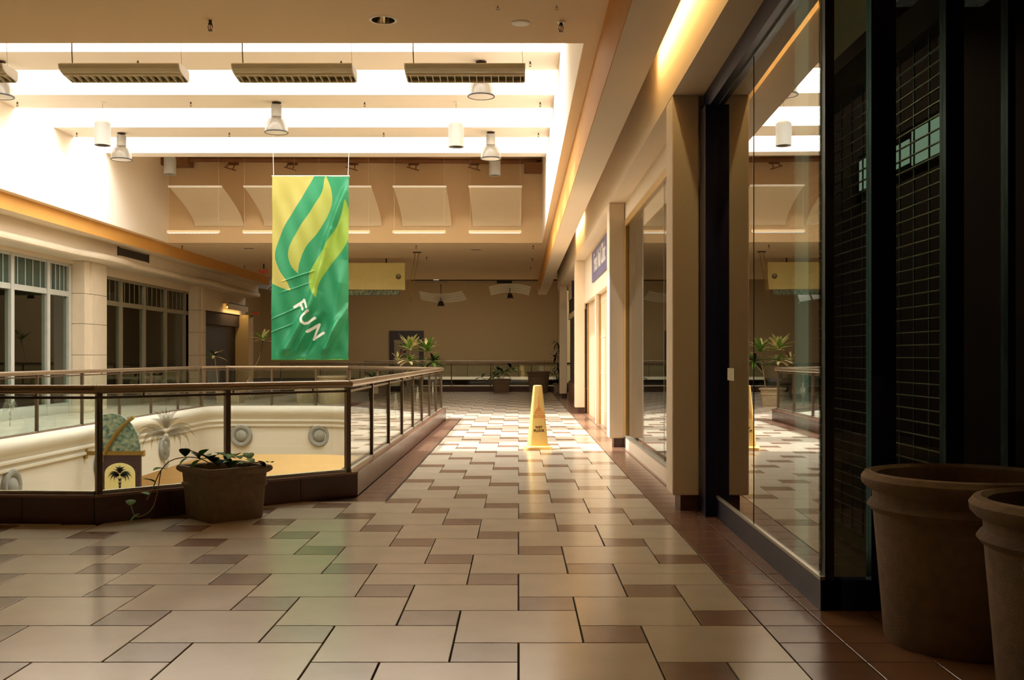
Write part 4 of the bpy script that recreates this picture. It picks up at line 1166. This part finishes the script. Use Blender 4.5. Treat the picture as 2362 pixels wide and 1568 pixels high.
# sprinklers, detector, downlight, hooks
def sprinkler(label, p, s=1.0, disc=None, proto={}):
    key = disc
    if key not in proto:
        t = thing('fire_sprinkler', label, 'sprinkler', tuple(p), group='fire sprinklers')
        if disc: MB().lathe([(0, 0), (.045, 0), (.04, -.008), (.015, -.012)], n=20).build('escutcheon', disc, t, local=True)
        MB().lathe([(0, 0), (.014, 0), (.014, -.03), (.02, -.03), (.02, -.04), (0, -.042)], n=12).build('body', 'brownframe', t, local=True)
        for a in (-1, 1): MB().tube([(a * .012, 0, -.038), (a * .022, 0, -.06), (a * .012, 0, -.085), (0, 0, -.092)], .004, 6).build('frame_arm', 'brownframe', t, local=True)
        MB().lathe([(0, -.09), (.02, -.092), (.02, -.096), (0, -.097)], n=12).build('deflector', 'brownframe', t, local=True)
        MB().tube([(0, 0, -.04), (0, 0, -.09)], .004, 6).build('bulb', 'red_ink', t, local=True)
        proto[key] = t; return t
    c = copy_tree(proto[key]); c.location = p; c['label'] = label; c.scale = (s, s, s); return c
sprinkler('dark fire sprinkler on the near soffit at left', pz(485, 47, ZC))
sprinkler('fire sprinkler with pale disc on the near soffit beside the round speaker', pz(1294, 50, ZC), 1, 'lampwhite')
for px, py, lb_ in ((318, 140, 'first beam above the left strip light'), (787, 141, 'first beam above the middle strip light'), (1223, 142, 'first beam at its right end'),
                   (40, 235, 'second beam at its left end'), (440, 235, 'second beam left of the banner lamp'), (841, 236, 'second beam right of the banner lamp'), (1246, 236, 'second beam at its right end'),
                   (177, 306, 'third beam at its left end'), (529, 306, 'third beam left of the banner wires'), (885, 306, 'third beam right of the banner wires'), (1242, 307, 'third beam at its right end')):
    sprinkler('tiny fire sprinkler under the ' + lb_, pz(px, py, ZB - .006), .85)
for px, py, lb_ in ((960, 566, 'nearest the yellow sign bracket'), (984, 592, 'right of the yellow sign'), (1230, 566, 'near the right gold step'), (1228, 595, 'second along the right gold step'), (1224, 616, 'third along the right gold step'), (420, 566, 'close to the left gold step'), (564, 612, 'left of the banner')):
    sprinkler('tiny fire sprinkler on the far soffit ' + lb_, pz(px, py, ZC), 1.0)
q = pz(884, 46, ZC)
dl = thing('recessed_downlight', 'recessed chrome downlight in the near soffit', 'downlight', tuple(q))
MB().lathe([(.105, -.004), (.128, -.004), (.132, 0), (.105, .0)], n=36).build('trim_ring', 'lampwhite', dl, local=True)
MB().lathe([(.105, -.003), (.095, .06), (.07, .12), (0, .14)], n=36).build('reflector_cone', 'chrome', dl, smooth=True, local=True)
q = pz(1201, 53, ZC)
sp = thing('ceiling_speaker', 'round white ceiling speaker in the near soffit', 'speaker', tuple(q))
MB().lathe([(0, -.012), (.05, -.014), (.07, -.012), (.083, -.006), (.085, 0)], n=36).build('cover', 'lampwhite', sp, smooth=True, local=True)
MB().lathe([(.08, -.002), (.088, -.006), (.09, 0)], n=36).build('rim', 'lampwhite', sp, local=True)
for px, lb_ in ((1148, 'left one, straight above the cone'), (1284, 'right one, beyond the speaker')):
    q = pz(px, 12, ZC)
    h = thing('ceiling_hook', 'tiny wire ceiling hook at the top of the picture, ' + lb_, 'hook', tuple(q))
    MB().tube([(0, 0, 0), (0, 0, -.018)], .003, 6).build('shank', 'brownframe', h, local=True)
    MB().tube([(.012 * math.sin(t), 0, -.03 - .012 * math.cos(t + PI) * -1) for t in [i * .5 for i in range(13)]], .0025, 6).build('loop', 'brownframe', h, local=True)
# far soffit slots
for px, py, lb_ in ((574, 573, 'left of the banner'), (1098, 576, 'above the two winged lamps')):
    q = pz(px, py, ZC); t = thing('slot_diffuser', 'thin dark slot air diffuser in the far soffit ' + lb_, 'vent', tuple(q), group='slot diffusers')
    MB().box(-.14, .14, -.05, .05, -.006, 0).build('slot_frame', 'brownframe', t, local=True)
    MB().box(-.12, .12, -.02, .02, -.009, -.006).build('slot', 'black', t, local=True)

# ------------------------------------------------------------------ hanging signs far down
sy = 32.0
ys = thing('directory_sign', 'pale yellow hanging sign with round arrow, partly behind the banner', 'sign', (-5.0, sy, 4.2))
x1 = (934 - VX) / F * sy; x0 = x1 - 3.2
MB().bbox(x0, x1, sy, sy + .25, H + 154 * sy / F, H + 216 * sy / F, .01).build('sign_box', 'signyel', ys)
MB().box(x0 + .2, x1 - .19, sy + .08, sy + .2, H + 142 * sy / F, H + 153.5 * sy / F).build('leaf_strip', 'teal', ys)
for dx in (.5, 2.6): MB().tube([(x0 + dx, sy + .12, 4.25), (x0 + dx, sy + .12, 4.4)], .02, 8).build('hanger', 'brownframe', ys)
c = py_(919, 638, sy)
v_ = [(c.x + .083 * math.cos(t), sy - .004, c.z + .083 * math.sin(t)) for t in [i * PI / 14 for i in range(28)]]
MB().add(v_ + [(p[0], sy + .002, p[2]) for p in v_], [tuple(range(28))] + [(i, (i + 1) % 28, 28 + (i + 1) % 28, 28 + i) for i in range(28)]).build('arrow_disc', 'olive', ys)
MB().beam((c.x, sy - .008, c.z - .055), (c.x, sy - .008, c.z + .05), .016, .004, up=(1, 0, 0)).beam((c.x - .045, sy - .008, c.z + .005), (c.x, sy - .008, c.z + .055), .016, .004, up=(0, 1, 0)).beam((c.x + .045, sy - .008, c.z + .005), (c.x, sy - .008, c.z + .055), .016, .004, up=(0, 1, 0)).build('arrow', 'whiteink', ys)
hs = thing('sign_hanger', 'slanting pair of thin gold rods from a dark ceiling plate right of the yellow sign', 'hanger', tuple(pz(962, 581, ZC)))
q = pz(962, 581, ZC)
MB().box(q.x - .12, q.x + .12, q.y - .05, q.y + .05, ZC - .03, ZC).build('ceiling_plate', 'brownframe', hs)
for dx in (-.055, .055):
    e = py_(943 + dx * 60, 694, q.y + .3)
    MB().tube([(q.x + dx, q.y, ZC - .03), tuple(e)], .012, 6).build('rod', 'brass', hs)
for px, py, yy, sc, lb_ in ((608, 627, 34.0, 1, 'red exit sign hanging left of the banner'), (590, 723, 39.3, .7, 'small red exit sign low on the dark wall at far left')):
    q = py_(px, py, yy); e = thing('exit_sign', lb_, 'exit sign', tuple(q))
    MB().box(q.x - .16 * sc, q.x + .16 * sc, yy, yy + .06, q.z - .1 * sc, q.z + .1 * sc).build('sign_case', 'farwall', e)
    text_obj('letter', 'EXIT', .16 * sc, 'exit', (q.x, yy - .004, q.z), (1, 0, 0), (0, 0, 1), e, offset=.003)
    if sc == 1: MB().box(q.x - .02, q.x + .02, yy + .02, yy + .04, q.z + .1 * sc, ZC).build('stem', 'brownframe', e)
    else: MB().box(-10.26, q.x - .1, yy + .02, yy + .05, q.z - .13, q.z - .05).build('wall_arm', 'brownframe', e)

# winged lamps in the far court
for px, py, wpx, curve, lb_ in ((1017, 682, 103, 1, 'left winged lamp with upturned ribbed white panel'), (1176, 664, 92, -1, 'right winged lamp with arched ribbed white panel')):
    yy = 44.0; c = py_(px, py, yy); hw = wpx / 2 * yy / F
    t = thing('winged_lamp', lb_ + ' in the far court', 'pendant lamp', tuple(c), group='winged lamps of the far court')
    N = 16
    for k in range(4):
        vs = []; fs = []
        for i in range(N + 1):
            a = -1 + 2 * i / N; zz = curve * .13 * (a * a) - curve * .05
            for w0 in (k / 4, (k + .9) / 4):
                vs.append((a * hw * (1 + (.1 if curve > 0 else -.1) * (w0 - .5)) + (.12 * w0 if curve > 0 else 0), -.25 + w0 * .5, zz - .36 * w0 + .12))
        for i in range(N): fs.append((2 * i, 2 * i + 2, 2 * i + 3, 2 * i + 1))
        MB().add(vs, fs).build('wing_panel', 'lampwhite', t, local=True)
    MB().lathe([(.06, -.22), (.10, -.26), (.16, -.42), (.19, -.43), (.16, -.45), (0, -.44)], n=20).build('lamp_bell', 'brownframe', t, local=True)
    MB().tube([(0, 0, -.2), (0, 0, 6.995 - c.z)], .02, 6).build('stem', 'brownframe', t, local=True)
tk = thing('ceiling_track', 'long dark ceiling track with pale panels at the end of the far soffit', 'light track', (-2, 41.0, 4.35))
MB().box(-4.3, 2.0, 41.02, 41.06, 4.36, 4.42).build('rail', 'brownframe', tk)
for a, b in ((968, 1036), (1070, 1145), (1182, 1258)):
    MB().box((a - VX) / F * 41.1, (b - VX) / F * 41.1, 41.06, 41.14, 4.24, 4.34).build('panel', 'fixture', tk)
MB().box((1146 - VX) / F * 41.1, (1181 - VX) / F * 41.1, 41.06, 41.2, 4.26, 4.4).build('junction_box', 'black', tk)
MB().box((1000 - VX) / F * 41.0, (1012 - VX) / F * 41.0, 41.0, 41.02, 4.39, 4.42).build('lit_tab', 'whitestrip', tk)
# ribbed pale canopy of the far court, left of the banner
cp = thing('ribbed_canopy', 'pale ribbed glass canopy high in the far court left of the banner', 'canopy', (-12, 46, 4.6))
P0, P1, P2, P3 = py_(523, 655, 45), py_(800, 700, 45), py_(800, 630, 52), py_(590, 634, 52)
N = 9
for i in range(N):
    t0, t1 = i / N + .008, (i + 1) / N - .008
    a, b, c_, d_ = P0.lerp(P1, t0), P0.lerp(P1, t1), P3.lerp(P2, t1), P3.lerp(P2, t0)
    up = Vector((0, 0, .03))
    MB().add([a, b, c_, d_, a + up, b + up, c_ + up, d_ + up], [(0, 3, 2, 1), (4, 5, 6, 7), (0, 1, 5, 4), (1, 2, 6, 5), (2, 3, 7, 6), (3, 0, 4, 7)]).build('canopy_panel', 'grey', cp)
MB().beam(P0, P1, .08, .1).build('front_rib', 'fixture', cp)
MB().beam(P3, P2, .08, .1).build('back_rib', 'fixture', cp)

# ------------------------------------------------------------------ things on the fascia of the opening
def medallion(label, x, y, z, facing):
    t = thing('round_medallion', label, 'medallion', (x, y, z), facing, 'round plaster medallions on the fascia')
    def rev(prof, name, m):   # turned about the local +Y axis... facing local -Y
        vs = []; fs = []; n = 32
        for r, d in prof:
            for k in range(n):
                a = 2 * PI * k / n; vs.append((r * math.cos(a), -d, r * math.sin(a)))
        for i in range(len(prof) - 1):
            for k in range(n): fs.append((i * n + k, (i + 1) * n + k, (i + 1) * n + (k + 1) % n, i * n + (k + 1) % n))
        MB().add(vs, fs).build(name, m, t, smooth=True, local=True)
    rev([(.27, 0), (.27, .05), (.25, .075), (.21, .08), (.17, .06), (.15, .04)], 'outer_ring', 'grey')
    rev([(.15, .04), (.13, .07), (.10, .09), (.05, .1), (0, .105)], 'boss', 'grey')
    return t
fx = -7.8 + .2
for (yy, lb_) in ((15.3, 'grey round medallion on the fascia at the left picture edge'), (18.6, 'grey round medallion behind the palm sign'), (21.9, 'grey round medallion right of the palm sign')):
    medallion(lb_, fx, yy, -.62, PI / 2)
medallion('grey round medallion on the fascia beside the middle railing post', -6.83, 25.27, -.62, 0)
medallion('grey round medallion on the fascia under the banner', -4.9, 25.24, -.62, 0)

sy = 17.95
bs = thing('palm_blade_sign', 'bracketed blade sign with teal leaf arch and black palm emblem on yellow', 'sign', (-7.6, sy, -.36))
MB().bbox(-7.6, -7.56, sy - .05, sy + .05, -.46, -.26, .008).build('wall_plate', 'brass', bs)
MB().beam((-7.58, sy, -.36), (-6.58, sy, -.36), .06, .07).build('bracket_bar', 'brass', bs)
MB().bbox(-6.58, -6.55, sy - .05, sy + .05, -.42, -.31, .008).build('bar_finial', 'brass', bs)
MB().box(-7.29, -6.61, sy - .03, sy + .03, -1.45, -.40).build('lower_panel', 'maroon', bs)
ar = [(-7.235, -1.42), (-6.70, -1.42), (-6.70, -.72)] + [(-6.9675 + .2675 * math.cos(t), -.72 + .19 * math.sin(t)) for t in [i * PI / 12 for i in range(1, 12)]] + [(-7.235, -.72)]
n = len(ar)
MB().add([(a, sy - .036, b_) for a, b_ in ar] + [(a, sy - .03, b_) for a, b_ in ar], [tuple(range(n))] + [(i, (i + 1) % n, n + (i + 1) % n, n + i) for i in range(n)]).build('arched_plaque', 'signyel', bs)
emblem('palm_emblem', 'black', (-6.9675, sy - .04, -.77), (1, 0, 0), (0, 0, 1), .215, bs)
tp = [(-7.32, -.33), (-6.62, -.33)] + [(-6.62 - .5 * (1 - math.cos(t)), -.33 + .66 * math.sin(t)) for t in [i * PI / 2 / 10 for i in range(1, 11)]] + [(-7.32, .30)]
n = len(tp)
MB().add([(a, sy - .015, b_) for a, b_ in tp] + [(a, sy + .015, b_) for a, b_ in tp], [tuple(range(n)), tuple(range(2 * n - 1, n - 1, -1))] + [(i, (i + 1) % n, n + (i + 1) % n, n + i) for i in range(n)]).build('leaf_arch', 'teal', bs)
arc = [py_(a, b_, sy - .03) for a, b_ in ((236, 1064), (240, 1048), (250, 1028), (264, 1005), (282, 983), (298, 969), (308, 962))]
for a, b_ in zip(arc[:-1], arc[1:]): pass
MB().tube([tuple(p) for p in arc], .035, 8).build('curved_trim', 'brass', bs, smooth=True)
